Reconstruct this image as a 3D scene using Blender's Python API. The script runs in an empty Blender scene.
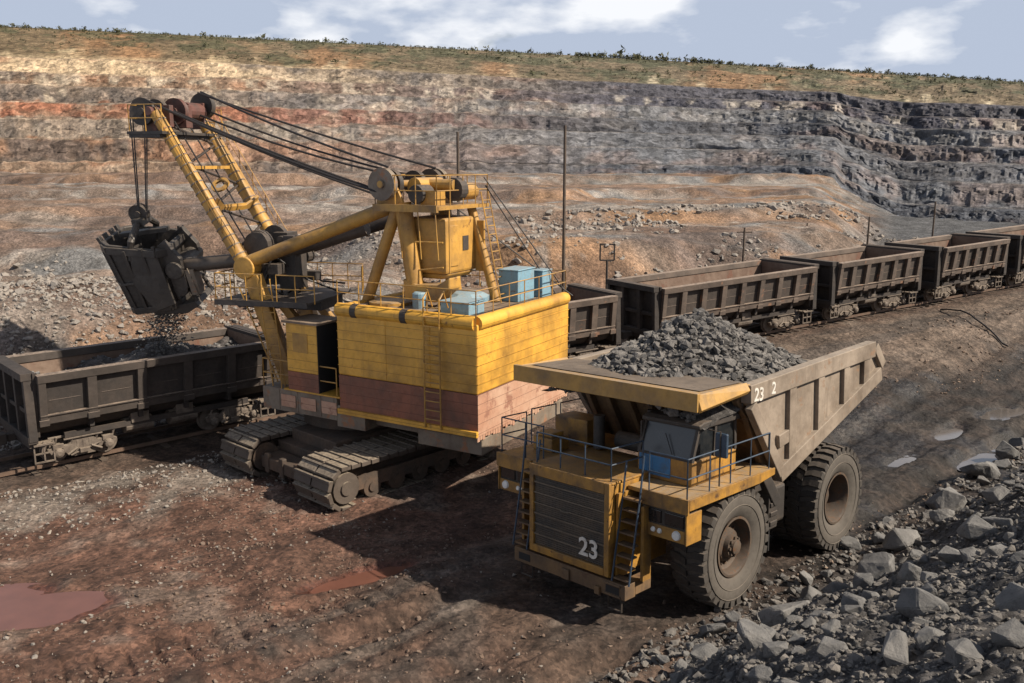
import bpy, bmesh, math, random
import numpy as np
from mathutils import Vector, Matrix, noise as mnoise
random.seed(7); rng = np.random.default_rng(11)
PI = math.pi; R = math.radians
S = bpy.context.scene; COL = S.collection

# ------------------------------------------------------------------ noise
def _hash(ix, iy, seed):
    h = (ix.astype(np.int64)*374761393 + iy.astype(np.int64)*668265263 + seed*1274126177) & 0xffffffff
    h = ((h ^ (h >> 13))*1274126177) & 0xffffffff
    return ((h ^ (h >> 16)) & 0xffff)/65535.0
def vnoise(x, y, seed=0):
    x = np.asarray(x, float); y = np.asarray(y, float)
    ix = np.floor(x); iy = np.floor(y); fx = x-ix; fy = y-iy
    fx = fx*fx*(3-2*fx); fy = fy*fy*(3-2*fy)
    a = _hash(ix, iy, seed); b = _hash(ix+1, iy, seed); c = _hash(ix, iy+1, seed); d = _hash(ix+1, iy+1, seed)
    return (a*(1-fx)+b*fx)*(1-fy)+(c*(1-fx)+d*fx)*fy
def fbm(x, y, o=4, seed=0, gain=.5):
    s = 0; a = 1; n = 0
    for i in range(o):
        s = s+a*(vnoise(x*2**i+i*17.3, y*2**i-i*9.1, seed+i)-.5)*2; n += a; a *= gain
    return s/n
def sst(a, b, x):
    t = np.clip((np.asarray(x, float)-a)/(b-a), 0, 1); return t*t*(3-2*t)
def mixc(c, d, w):
    w = np.asarray(w)[..., None]; return c*(1-w)+np.array(d)*w

# ------------------------------------------------------------------ materials
def nodes(name):
    m = bpy.data.materials.new(name); m.use_nodes = True
    return m, m.node_tree, m.node_tree.nodes, m.node_tree.links, m.node_tree.nodes['Principled BSDF']
def ramp(N, L, src, p0, p1):
    r = N.new('ShaderNodeMapRange'); r.inputs[1].default_value = p0; r.inputs[2].default_value = p1
    L.new(src, r.inputs[0]); return r.outputs[0]
def noise(N, L, co, scale, detail=5, rough=.6, stretch=None):
    n = N.new('ShaderNodeTexNoise'); n.inputs['Scale'].default_value = scale
    n.inputs['Detail'].default_value = detail; n.inputs['Roughness'].default_value = rough
    if stretch:
        mp = N.new('ShaderNodeMapping'); mp.inputs['Scale'].default_value = stretch
        L.new(co, mp.inputs['Vector']); L.new(mp.outputs[0], n.inputs['Vector'])
    else: L.new(co, n.inputs['Vector'])
    return n.outputs['Fac']
def mixn(N, L, fac, a, b):
    m = N.new('ShaderNodeMix'); m.data_type = 'RGBA'
    if isinstance(fac, float): m.inputs[0].default_value = fac
    else: L.new(fac, m.inputs[0])
    for s, v in ((6, a), (7, b)):
        if isinstance(v, tuple): m.inputs[s].default_value = (*v, 1)
        else: L.new(v, m.inputs[s])
    return m.outputs[2]
def worn(name, base, dirt, amount=.5, scale=1.3, rough=.65, metal=0., dust=None, dustamt=.6, bump=.15, streak=True, rust=None, rustamt=.3, seams=0):
    """painted or bare surface with patchy dirt, vertical runs, rust and dust lying on upward faces"""
    m, T, N, L, B = nodes(name)
    co = N.new('ShaderNodeTexCoord').outputs['Object']
    n1 = noise(N, L, co, scale, 8, .65); n2 = noise(N, L, co, scale*7, 6, .7)
    f = ramp(N, L, n1, .62-.35*amount, .85-.25*amount)
    c = mixn(N, L, f, base, dirt)
    if streak:
        n3 = noise(N, L, co, 1., 5, .6, (scale*4, scale*4, scale*.45))
        c = mixn(N, L, ramp(N, L, n3, .55, .95-.2*amount), c, dirt)
    c = mixn(N, L, ramp(N, L, n2, .5, .95), c, tuple(v*.55 for v in base))
    if rust:
        n4 = noise(N, L, co, scale*2.3, 8, .7)
        c = mixn(N, L, ramp(N, L, n4, .66-.25*rustamt, .72-.2*rustamt), c, rust)
    if dust:
        g = N.new('ShaderNodeNewGeometry'); sx = N.new('ShaderNodeSeparateXYZ'); L.new(g.outputs['Normal'], sx.inputs[0])
        up = ramp(N, L, sx.outputs[2], .35, .9)
        mu = N.new('ShaderNodeMath'); mu.operation = 'MULTIPLY'; L.new(up, mu.inputs[0]); L.new(ramp(N, L, n2, .3, .6), mu.inputs[1])
        mv = N.new('ShaderNodeMath'); mv.operation = 'MULTIPLY'; L.new(mu.outputs[0], mv.inputs[0]); mv.inputs[1].default_value = dustamt
        c = mixn(N, L, mv.outputs[0], c, dust)
    L.new(c, B.inputs['Base Color']); B.inputs['Metallic'].default_value = metal
    rr = ramp(N, L, n2, .2, .9); r2 = N.new('ShaderNodeMapRange'); r2.inputs[3].default_value = rough-.12; r2.inputs[4].default_value = rough+.15
    L.new(rr, r2.inputs[0]); L.new(r2.outputs[0], B.inputs['Roughness'])
    h = n2
    if seams:
        sp = N.new('ShaderNodeSeparateXYZ'); L.new(co, sp.inputs[0])
        d = N.new('ShaderNodeMath'); d.operation = 'DIVIDE'; L.new(sp.outputs[2], d.inputs[0]); d.inputs[1].default_value = seams
        fr = N.new('ShaderNodeMath'); fr.operation = 'FRACT'; L.new(d.outputs[0], fr.inputs[0])
        lt = N.new('ShaderNodeMath'); lt.operation = 'LESS_THAN'; L.new(fr.outputs[0], lt.inputs[0]); lt.inputs[1].default_value = .043
        c2 = mixn(N, L, lt.outputs[0], c, tuple(v*.35 for v in base)); L.new(c2, B.inputs['Base Color'])
    b = N.new('ShaderNodeBump'); b.inputs['Strength'].default_value = bump; b.inputs['Distance'].default_value = .05
    b0 = N.new('ShaderNodeBump'); b0.inputs['Strength'].default_value = .35; b0.inputs['Distance'].default_value = .12
    L.new(noise(N, L, co, 1.7, 2, .5), b0.inputs['Height']); L.new(b0.outputs[0], b.inputs['Normal'])
    L.new(h, b.inputs['Height']); L.new(b.outputs[0], B.inputs['Normal'])
    return m
def earth(name, scale=1., bump=.6, wet=True, fine=3., dist=.25, grit=None, spec=.3, contrast=.5, grain=.8):
    """earth and rock: base colour zones come from the mesh attribute 'zone' (alpha = wetness), grain from noise"""
    m, T, N, L, B = nodes(name)
    co = N.new('ShaderNodeTexCoord').outputs['Object']
    at = N.new('ShaderNodeAttribute'); at.attribute_name = 'zone'
    n1 = noise(N, L, co, fine*scale, 10, .72); n2 = noise(N, L, co, fine*scale*6, 6, .7)
    vo = N.new('ShaderNodeTexVoronoi'); vo.inputs['Scale'].default_value = fine*scale*1.6; L.new(co, vo.inputs['Vector'])
    hs = N.new('ShaderNodeHueSaturation'); hs.inputs['Saturation'].default_value = 1.
    v = N.new('ShaderNodeMapRange'); v.inputs[1].default_value = .25; v.inputs[2].default_value = .75
    v.inputs[3].default_value = 1-contrast; v.inputs[4].default_value = 1+contrast; L.new(n1, v.inputs[0])
    L.new(v.outputs[0], hs.inputs['Value']); L.new(at.outputs['Color'], hs.inputs['Color'])
    c = hs.outputs[0]
    n0 = noise(N, L, co, fine*scale*.13, 6, .65); g0 = N.new('ShaderNodeMapRange'); g0.inputs[1].default_value = .3; g0.inputs[2].default_value = .7; g0.inputs[3].default_value = .72; g0.inputs[4].default_value = 1.25
    L.new(n0, g0.inputs[0])
    v2 = N.new('ShaderNodeTexVoronoi'); v2.inputs['Scale'].default_value = fine*scale*grain; v2.inputs['Randomness'].default_value = 1; L.new(co, v2.inputs['Vector'])
    s2 = N.new('ShaderNodeSeparateColor'); L.new(v2.outputs['Color'], s2.inputs[0])
    g1 = N.new('ShaderNodeMapRange'); g1.inputs[3].default_value = .6; g1.inputs[4].default_value = 1.4; L.new(s2.outputs[0], g1.inputs[0])
    gm = N.new('ShaderNodeMath'); gm.operation = 'MULTIPLY'; L.new(g0.outputs[0], gm.inputs[0]); L.new(g1.outputs[0], gm.inputs[1])
    h2 = N.new('ShaderNodeHueSaturation'); L.new(gm.outputs[0], h2.inputs['Value']); L.new(c, h2.inputs['Color']); c = h2.outputs[0]
    if grit:
        sp = N.new('ShaderNodeSeparateColor'); L.new(vo.outputs['Color'], sp.inputs[0])
        c = mixn(N, L, ramp(N, L, sp.outputs[0], .72, .9), c, grit)
    c = mixn(N, L, ramp(N, L, n2, .55, .8), c, (.035, .028, .024))
    L.new(c, B.inputs['Base Color'])
    if wet:
        w = N.new('ShaderNodeMapRange'); w.inputs[3].default_value = .95; w.inputs[4].default_value = .42
        L.new(at.outputs['Alpha'], w.inputs[0]); L.new(w.outputs[0], B.inputs['Roughness'])
    else: B.inputs['Roughness'].default_value = .95
    B.inputs['Specular IOR Level'].default_value = spec
    ad = N.new('ShaderNodeMath'); ad.operation = 'ADD'; L.new(n1, ad.inputs[0])
    mu = N.new('ShaderNodeMath'); mu.operation = 'MULTIPLY'; L.new(vo.outputs['Distance'], mu.inputs[0]); mu.inputs[1].default_value = -.5
    L.new(mu.outputs[0], ad.inputs[1])
    b = N.new('ShaderNodeBump'); b.inputs['Strength'].default_value = bump; b.inputs['Distance'].default_value = dist
    L.new(ad.outputs[0], b.inputs['Height']); L.new(b.outputs[0], B.inputs['Normal'])
    return m
def rockmat(name, a, b2, dust, scale=1.5):
    m, T, N, L, B = nodes(name)
    co = N.new('ShaderNodeTexCoord').outputs['Object']; oi = N.new('ShaderNodeObjectInfo')
    g = N.new('ShaderNodeNewGeometry')
    n1 = noise(N, L, co, scale, 8, .7); n2 = noise(N, L, co, scale*8, 8, .75)
    c = mixn(N, L, ramp(N, L, n1, .35, .65), a, b2)
    c = mixn(N, L, ramp(N, L, g.outputs['Random Per Island'], 0, 1.6), c, dust)
    c = mixn(N, L, ramp(N, L, n2, .5, .8), c, tuple(v*.4 for v in a))
    sx = N.new('ShaderNodeSeparateXYZ'); L.new(g.outputs['Normal'], sx.inputs[0])
    mu = N.new('ShaderNodeMath'); mu.operation = 'MULTIPLY'; L.new(ramp(N, L, sx.outputs[2], .4, 1.), mu.inputs[0]); L.new(ramp(N, L, n1, .4, .7), mu.inputs[1])
    c = mixn(N, L, mu.outputs[0], c, dust)
    L.new(c, B.inputs['Base Color']); B.inputs['Roughness'].default_value = .85; B.inputs['Specular IOR Level'].default_value = .3
    b = N.new('ShaderNodeBump'); b.inputs['Strength'].default_value = .7; b.inputs['Distance'].default_value = .08
    L.new(n2, b.inputs['Height']); L.new(b.outputs[0], B.inputs['Normal'])
    return m
def plain(name, col, rough=.5, metal=0.):
    m, T, N, L, B = nodes(name)
    co = N.new('ShaderNodeTexCoord').outputs['Object']
    n = noise(N, L, co, 9, 6, .7)
    L.new(mixn(N, L, ramp(N, L, n, .4, .9), col, tuple(v*.5 for v in col)), B.inputs['Base Color'])
    B.inputs['Roughness'].default_value = rough; B.inputs['Metallic'].default_value = metal
    return m
YEL = (.47, .25, .045); DIRT = (.07, .048, .032); DUST = (.22, .165, .12)
M = dict(
 truck_yellow=worn('truck_yellow', (.38, .19, .028), (.085, .05, .025), .7, 1.2, .6, dust=(.2, .135, .08), dustamt=.65, rust=(.06, .03, .018), rustamt=.25),
 canopy_yellow=worn('canopy_yellow', (.40, .22, .05), (.19, .115, .05), .65, .9, .65, dust=(.26, .2, .14), dustamt=.8),
 body_steel=worn('body_steel', (.27, .215, .165), (.115, .085, .06), .7, .8, .75, dust=(.3, .25, .2), dustamt=.7, rust=(.2, .12, .07), rustamt=.25),
 dark_steel=worn('dark_steel', (.032, .027, .024), (.06, .045, .034), .6, 1.5, .7, dust=(.16, .12, .09), dustamt=.6),
 black=plain('black_rubber_shade', (.015, .014, .014), .7),
 grille=worn('grille_mesh', (.045, .038, .032), (.10, .07, .045), .55, 1.4, .75),
 grille_bar=worn('grille_bar', (.13, .10, .07), (.06, .045, .03), .5, 3, .6),
 tyre=worn('tyre_rubber', (.088, .076, .064), (.06, .05, .043), .35, 1.2, .92, dust=(.2, .16, .125), dustamt=.5, bump=.1, streak=False),
 tyre_tread=worn('tyre_tread', (.05, .043, .037), (.028, .024, .021), .4, 2, .92, dust=(.2, .155, .12), dustamt=.4, streak=False),
 rim=worn('wheel_rim', (.085, .06, .042), (.05, .038, .03), .6, 2.5, .7, rust=(.1, .05, .025), rustamt=.5, streak=False),
 rail_blue=plain('grey_blue_paint', (.035, .055, .085), .5),
 blue=worn('blue_paint', (.025, .135, .30), (.05, .07, .09), .35, 3, .55),
 glass=None,
 white=worn('white_paint', (.62, .58, .52), (.3, .25, .2), .4, 5, .7, streak=False),
 lamp=plain('headlamp_glass', (.75, .74, .70), .15),
 amber=plain('amber_lens', (.5, .16, .02), .3),
 lamp_dark=plain('dark_lamp_glass', (.02, .018, .018), .15),
 exc_yellow=worn('excavator_yellow', YEL, (.17, .095, .035), .62, .7, .58, dust=(.27, .2, .13), dustamt=.75, rust=(.1, .045, .02), rustamt=.18),
 house_yellow=worn('house_yellow', (.66, .345, .045), (.24, .125, .025), .55, .55, .55, rust=(.16, .07, .025), rustamt=.1, seams=.32),
 house_red=worn('house_faded_red', (.25, .092, .052), (.12, .06, .04), .6, .8, .75, rust=(.26, .14, .095), rustamt=.2, seams=.32),
 house_pale=worn('house_pale_red', (.40, .21, .135), (.50, .33, .23), .6, .6, .75, rust=(.27, .13, .085), rustamt=.35, seams=.32),
 roof=worn('roof_plate', (.15, .105, .07), (.28, .21, .15), .55, .9, .8, streak=False),
 platform=worn('platform_steel', (.20, .16, .12), (.10, .07, .05), .55, .9, .75, rust=(.26, .12, .06), rustamt=.4),
 box_blue=worn('pale_blue_paint', (.16, .29, .37), (.2, .2, .18), .4, 1.6, .6, dust=(.3, .31, .29), dustamt=.6, rust=(.16, .09, .05), rustamt=.25),
 track=worn('track_shoe_steel', (.085, .066, .052), (.05, .036, .027), .5, 1.3, .7, dust=(.33, .27, .2), dustamt=.75, streak=False),
 bumper=worn('bumper_paint', (.17, .10, .045), (.075, .05, .033), .7, 1.5, .7, rust=(.09, .045, .025), rustamt=.4),
 wag_soot_shade=worn('wagon_soot_shade_steel', (.06, .046, .038), (.03, .024, .02), .7, .7, .8, dust=(.29, .22, .17), dustamt=.85),  # loaded wagon: soot and the excavator's shade both put into the colour
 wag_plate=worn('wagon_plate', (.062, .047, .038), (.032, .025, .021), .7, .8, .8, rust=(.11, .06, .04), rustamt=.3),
 wag_plate_dark=worn('wagon_plate_dark', (.03, .024, .021), (.06, .045, .036), .5, .9, .8),  # dirt and painted shade together darken the loaded wagon's plates
 track_dark=worn('track_frame_steel', (.055, .04, .03), (.1, .062, .04), .6, 1.3, .8),
 mud=worn('caked_mud', (.13, .085, .055), (.07, .045, .032), .5, 2, .95, streak=False),
 bucket=worn('bucket_steel', (.06, .051, .044), (.03, .026, .023), .5, 1.2, .55, metal=.35, dust=(.2, .17, .14), dustamt=.5),
 stick=worn('stick_steel', (.085, .065, .05), (.05, .038, .03), .5, 1.2, .6),
 strut_dark=worn('dark_tube', (.03, .022, .018), (.07, .045, .03), .4, 1, .7),
 canopy_plate=worn('canopy_plate', (.15, .115, .085), (.08, .06, .045), .6, 1., .8),
 red_mach=worn('rusty_red_machinery', (.12, .05, .038), (.06, .038, .03), .6, 3, .6),
 cable=plain('wire_rope', (.022, .018, .017), .6),
 wag=worn('wagon_steel', (.115, .085, .066), (.05, .037, .03), .7, .7, .8, dust=(.31, .235, .18), dustamt=.9, rust=(.19, .10, .06), rustamt=.3),
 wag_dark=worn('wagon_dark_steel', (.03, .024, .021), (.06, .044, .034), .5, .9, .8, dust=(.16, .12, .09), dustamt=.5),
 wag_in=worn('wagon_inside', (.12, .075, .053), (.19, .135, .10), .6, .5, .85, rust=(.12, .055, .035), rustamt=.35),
 bogie=worn('bogie_steel', (.15, .12, .095), (.06, .045, .036), .6, 3, .8, dust=(.3, .24, .18), dustamt=.7, streak=False),
 railm=worn('rail_steel', (.10, .065, .045), (.16, .10, .07), .5, 2, .6, streak=False),
 wood=worn('weathered_wood', (.07, .05, .038), (.12, .09, .065), .5, 2, .9),
 leaf=plain('shrub_leaf', (.085, .085, .042), .9),
)
def glassm():
    m, T, N, L, B = nodes('cab_glass')
    co = N.new('ShaderNodeTexCoord').outputs['Object']
    n = noise(N, L, co, 3, 6, .7)
    L.new(mixn(N, L, ramp(N, L, n, .45, .8), (.01, .012, .014), (.04, .038, .035)), B.inputs['Base Color'])
    L.new(ramp(N, L, n, -.3, 2.2), B.inputs['Roughness']); B.inputs['Specular IOR Level'].default_value = .8
    return m
M['glass'] = glassm()
M['rock'] = rockmat('grey_rock', (.088, .087, .088), (.155, .15, .146), (.24, .228, .214))
M['rubble'] = rockmat('grey_rubble', (.062, .06, .06), (.115, .108, .103), (.24, .215, .19))
M['rock_pale'] = rockmat('pale_stone', (.24, .215, .19), (.17, .16, .155), (.34, .29, .24))
M['rock_clod'] = rockmat('brown_clod', (.10, .062, .045), (.17, .115, .085), (.22, .165, .13))
M['rock_dark'] = rockmat('dark_ore', (.05, .048, .048), (.10, .096, .093), (.24, .22, .2), 2)
M['rock_brown'] = rockmat('brown_stone', (.14, .09, .065), (.22, .155, .115), (.26, .2, .155))
M['ground'] = earth('mine_floor', 1, .9, True, 2.6, .13, grit=None, contrast=.6, grain=4.2)
M['far_ground'] = M['ground']
M['wallrock'] = earth('pit_rock', 1, .8, False, .55, .6, contrast=.6, spec=.1, grain=1.3)

# ------------------------------------------------------------------ mesh building
class MB:
    def __init__(s, X=None): s.v = []; s.f = []; s.X = X or Matrix.Identity(4)
    def add(s, vs, fs, X=None):
        b = len(s.v); m = s.X @ X if X is not None else s.X
        s.v += [tuple(m @ Vector(p)) for p in vs]; s.f += [tuple(i+b for i in f) for f in fs]; return s
    def box(s, x0, x1, y0, y1, z0, z1, X=None):
        return s.add([(x0,y0,z0),(x1,y0,z0),(x1,y1,z0),(x0,y1,z0),(x0,y0,z1),(x1,y0,z1),(x1,y1,z1),(x0,y1,z1)],
          [(0,3,2,1),(4,5,6,7),(0,1,5,4),(1,2,6,5),(2,3,7,6),(3,0,4,7)], X)
    def beam(s, p, q, w, h, up=(0,0,1)):
        p = Vector(p); q = Vector(q); d = q-p; l = d.length
        if l < 1e-6: return s
        x = d/l; u = Vector(up)
        if abs(x.dot(u)) > .98: u = Vector((1,0,0))
        y = u.cross(x).normalized(); z = x.cross(y)
        X = Matrix(((x.x,y.x,z.x,p.x),(x.y,y.y,z.y,p.y),(x.z,y.z,z.z,p.z),(0,0,0,1)))
        return s.box(0, l, -w/2, w/2, -h/2, h/2, X)
    def tube(s, path, r, n=8, r2=None, caps=True):
        P = [Vector(p) for p in path]; vs = []; fs = []
        for i, p in enumerate(P):
            d = (P[min(i+1, len(P)-1)]-P[max(i-1, 0)]).normalized()
            u = Vector((0,0,1)) if abs(d.z) < .9 else Vector((1,0,0))
            a = d.cross(u).normalized(); b = d.cross(a)
            rr = r if r2 is None else r+(r2-r)*i/(len(P)-1)
            for k in range(n):
                t = 2*PI*k/n; vs.append(p+(a*math.cos(t)+b*math.sin(t))*rr)
        for i in range(len(P)-1):
            for k in range(n):
                k2 = (k+1) % n; fs.append((i*n+k, i*n+k2, (i+1)*n+k2, (i+1)*n+k))
        if caps: fs.append(tuple(range(n))[::-1]); fs.append(tuple((len(P)-1)*n+k for k in range(n)))
        return s.add(vs, fs)
    def lathe(s, prof, X=None, n=40):
        """profile of (axial y, radius), turned about the local y axis"""
        vs = []; fs = []; m = len(prof)
        for k in range(n):
            t = 2*PI*k/n
            for y, r in prof: vs.append((r*math.cos(t), y, r*math.sin(t)))
        for k in range(n):
            k2 = (k+1) % n
            for i in range(m-1): fs.append((k*m+i, k*m+i+1, k2*m+i+1, k2*m+i))
        return s.add(vs, fs, X)
    def prism(s, poly, y0, y1, X=None, axis='y'):
        n = len(poly)
        def P(a, b, c): return (a, c, b) if axis == 'y' else ((c, a, b) if axis == 'x' else (a, b, c))
        vs = [P(a, b, y0) for a, b in poly]+[P(a, b, y1) for a, b in poly]
        fs = [tuple(range(n)), tuple(range(n, 2*n))[::-1]]+[(i, i+n, (i+1) % n+n, (i+1) % n) for i in range(n)]
        return s.add(vs, fs, X)
    def build(s, name, mat, parent=None, bevel=0, smooth=False):
        me = bpy.data.meshes.new(name); me.from_pydata(s.v, [], s.f)
        bm = bmesh.new(); bm.from_mesh(me); bmesh.ops.recalc_face_normals(bm, faces=bm.faces); bm.to_mesh(me); bm.free()
        me.materials.append(mat if not isinstance(mat, str) else M[mat])
        if smooth:
            me.polygons.foreach_set('use_smooth', [True]*len(me.polygons))
            me.set_sharp_from_angle(angle=R(38))
        o = bpy.data.objects.new(name, me); COL.objects.link(o)
        if parent: o.parent = parent
        if bevel:
            b = o.modifiers.new('b', 'BEVEL'); b.width = bevel; b.segments = 2; b.limit_method = 'ANGLE'; b.angle_limit = R(40)
        return o
def tag(o, label=None, cat=None, group=None, kind=None):
    if label: o['label'] = label
    if cat: o['category'] = cat
    if group: o['group'] = group
    if kind: o['kind'] = kind
    return o
def empty(name, loc, rot=(0,0,0)):
    o = bpy.data.objects.new(name, None); COL.objects.link(o); o.location = loc; o.rotation_euler = rot; o.empty_display_size = .3; return o
def arrays(name, V, Fc, mat, zone=None, smooth=True):
    me = bpy.data.meshes.new(name); V = np.asarray(V, np.float32); Fc = np.asarray(Fc, np.int32); k = Fc.shape[1]
    me.vertices.add(len(V)); me.vertices.foreach_set('co', V.ravel())
    me.loops.add(Fc.size); me.loops.foreach_set('vertex_index', Fc.ravel())
    me.polygons.add(len(Fc)); me.polygons.foreach_set('loop_start', np.arange(0, Fc.size, k, dtype=np.int32))
    me.polygons.foreach_set('use_smooth', np.full(len(Fc), smooth))
    me.update(calc_edges=True)
    if zone is not None:
        a = me.color_attributes.new('zone', 'FLOAT_COLOR', 'POINT'); a.data.foreach_set('color', np.asarray(zone, np.float32).ravel())
    me.materials.append(mat); o = bpy.data.objects.new(name, me); COL.objects.link(o); return o
def gridfaces(nr, nc):
    i = np.arange(nr-1)[:, None]*nc+np.arange(nc-1)[None]
    return np.stack([i, i+1, i+nc+1, i+nc], -1).reshape(-1, 4)
def text_mesh(name, body, size, X, mat, parent, ext=.012):
    cu = bpy.data.curves.new(name, 'FONT'); cu.body = body; cu.size = size; cu.extrude = ext; cu.offset = size*.018
    t = bpy.data.objects.new(name+'_curve', cu); COL.objects.link(t)
    me = bpy.data.meshes.new_from_object(t.evaluated_get(bpy.context.evaluated_depsgraph_get())); me.name = name
    bpy.data.objects.remove(t); bpy.data.curves.remove(cu)
    me.transform(X); me.materials.clear(); me.materials.append(M[mat])
    o = bpy.data.objects.new(name, me); COL.objects.link(o); o.parent = parent; return o
def rail_fence(mb, pts, h=1., r=.022, post=.9, mids=1, n=5, close=False):
    P = [Vector(p) for p in pts]
    for a, b in zip(P[:-1], P[1:]):
        k = max(1, round((b-a).length/post))
        for i in range(k+1): q = a.lerp(b, i/k); mb.tube([q, q+Vector((0,0,h))], r, n)
        for j in range(mids+1):
            z = h*(j+1)/(mids+1); mb.tube([a+Vector((0,0,z)), b+Vector((0,0,z))], r, n)
def ladder(mb, a, b, side, w, r=.022, step=.3):
    a = Vector(a); b = Vector(b); s = Vector(side).normalized()*w/2
    mb.tube([a-s, b-s], r, 5); mb.tube([a+s, b+s], r, 5)
    k = max(2, int((b-a).length/step))
    for i in range(1, k): p = a.lerp(b, i/k); mb.tube([p-s, p+s], r*.8, 5)

# ------------------------------------------------------------------ camera, sun, sky
CH = 10.86
cam = bpy.data.objects.new('camera', bpy.data.cameras.new('camera')); COL.objects.link(cam)
cam.location = (0, 0, CH); cam.rotation_euler = (PI/2-.2, 0, 0); cam.data.sensor_width = 36; cam.data.lens = 880/1024*36
cam.data.clip_end = 6000; S.camera = cam
SUN_TO = Vector((.95, -.31, 0)).normalized(); ELEV = R(41)
d = Vector((SUN_TO.x*math.cos(ELEV), SUN_TO.y*math.cos(ELEV), math.sin(ELEV)))
sun = bpy.data.objects.new('sun', bpy.data.lights.new('sun', 'SUN')); COL.objects.link(sun)
sun.rotation_euler = d.to_track_quat('Z', 'Y').to_euler(); sun.location = d*200
sun.data.energy = 5.0; sun.data.angle = R(.6); sun.data.color = (1, .9, .76)
W = bpy.data.worlds.new('World'); S.world = W; W.use_nodes = True
N = W.node_tree.nodes; L = W.node_tree.links; bg = N['Background']
sky = N.new('ShaderNodeTexSky'); sky.sky_type = 'NISHITA'; sky.sun_disc = False; sky.sun_elevation = ELEV
sky.sun_rotation = math.atan2(SUN_TO.x, SUN_TO.y); sky.air_density = 1.2; sky.dust_density = 2.
tc = N.new('ShaderNodeTexCoord'); sp = N.new('ShaderNodeSeparateXYZ'); L.new(tc.outputs['Generated'], sp.inputs[0])
# clouds: noise over a flat layer seen from below (direction / elevation)
cb = N.new('ShaderNodeMapping'); cb.inputs['Scale'].default_value = (1, 1, 2.6); cb.inputs['Location'].default_value = (.35, .2, .15); L.new(tc.outputs['Generated'], cb.inputs['Vector'])
n1 = N.new('ShaderNodeTexNoise'); n1.inputs['Scale'].default_value = 5.; n1.inputs['Detail'].default_value = 10; n1.inputs['Roughness'].default_value = .56; n1.inputs['Distortion'].default_value = .35
L.new(cb.outputs[0], n1.inputs['Vector'])
n2 = N.new('ShaderNodeTexNoise'); n2.inputs['Scale'].default_value = 6.5; n2.inputs['Detail'].default_value = 10; L.new(cb.outputs[0], n2.inputs['Vector'])
c1 = ramp(N, L, n1.outputs['Fac'], .22, .36); c2 = ramp(N, L, n2.outputs['Fac'], .48, .60)
cloud = mixn(N, L, c2, (7.4, 8.5, 10.6), (14.5, 14.8, 15.4))
lowm = N.new('ShaderNodeMapRange'); lowm.inputs[1].default_value = .30; lowm.inputs[2].default_value = .6; lowm.inputs[3].default_value = 1; lowm.inputs[4].default_value = .12; L.new(sp.outputs[2], lowm.inputs[0])
cm = N.new('ShaderNodeMath'); cm.operation = 'MULTIPLY'; L.new(c1, cm.inputs[0]); L.new(lowm.outputs[0], cm.inputs[1])
m0 = N.new('ShaderNodeMix'); m0.data_type = 'RGBA'; L.new(cm.outputs[0], m0.inputs[0]); L.new(sky.outputs[0], m0.inputs[6]); L.new(cloud, m0.inputs[7])
L.new(m0.outputs[2], bg.inputs['Color']); bg.inputs['Strength'].default_value = .043
S.view_settings.view_transform = 'Standard'; S.view_settings.look = 'None'; S.view_settings.gamma = 1; S.view_settings.exposure = .6
S.cycles.max_bounces = 5; S.cycles.use_denoising = True

# ------------------------------------------------------------------ terrain heights
EX, EY, EZ = -5.6, 32.85, -.22
def rail_st(x, y): return x*.519-(y-42.2)*.855, x*.855+(y-42.2)*.519
def zrail(t): return .55+.0385*np.clip(t, -45, 70)
RU = Vector((.855, .519, 0)); RN = Vector((.519, -.855, 0)); RO = Vector((0, 42.2, 0))
def ztruck(x, y): return np.clip(.004*(x-3.128)-.063*(y-21.796), -.75, .6)
LU = (.73, .683); LN = (.683, -.73); LC = (-18.5, 32.2); LZ = -.28
def _path():
    P = [(LC[0]+LU[0]*q, LC[1]+LU[1]*q, LZ) for q in np.linspace(-16, 9.6, 22)]
    a = np.array(P[-1][:2]); b = np.array([-.2, 42.53]); da = np.array(LU)*11; db = np.array([.855, .519])*11
    for q in np.linspace(.08, 1, 12):
        h = (2*q**3-3*q*q+1)*a+(q**3-2*q*q+q)*da+(-2*q**3+3*q*q)*b+(q**3-q*q)*db
        P.append((h[0], h[1], LZ+(.55+.0385*.0-LZ)*(q*q*(3-2*q))))
    for t in np.linspace(2, 66, 24): P.append((.855*t-.197, 42.2+.519*t+.325, float(.55+.0385*t)))
    return np.array(P)
PATH = _path()
def pathdist(x, y):
    x = np.asarray(x, float); y = np.asarray(y, float); bd = np.full(x.shape, 1e9); bz = np.zeros(x.shape)
    for A, B in zip(PATH[:36], PATH[1:37]):
        dx_, dy_ = B[0]-A[0], B[1]-A[1]; q = np.clip(((x-A[0])*dx_+(y-A[1])*dy_)/(dx_*dx_+dy_*dy_), 0, 1)
        d_ = np.hypot(x-A[0]-q*dx_, y-A[1]-q*dy_); m = d_ < bd; bd = np.where(m, d_, bd); bz = np.where(m, A[2]+q*(B[2]-A[2]), bz)
    return bd, bz
PUD = [(-11.9, 19.9, 1.5, .75, .35, -.02), (-13.6, 21.0, 1.2, .6, .3, 0), (-4.1, 22.1, 1.3, .35, .6, 0), (18.8, 33.7, 1.1, .5, .7, 0), (15.6, 33.4, 1., .35, .7, 0), (21.2, 36.4, .9, .35, .7, 0), (23.1, 40.2, 1.4, .5, .6, 0), (19.4, 37.5, 1.3, .4, .8, 0)]
PUDM = []; PUDZ = []
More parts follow.
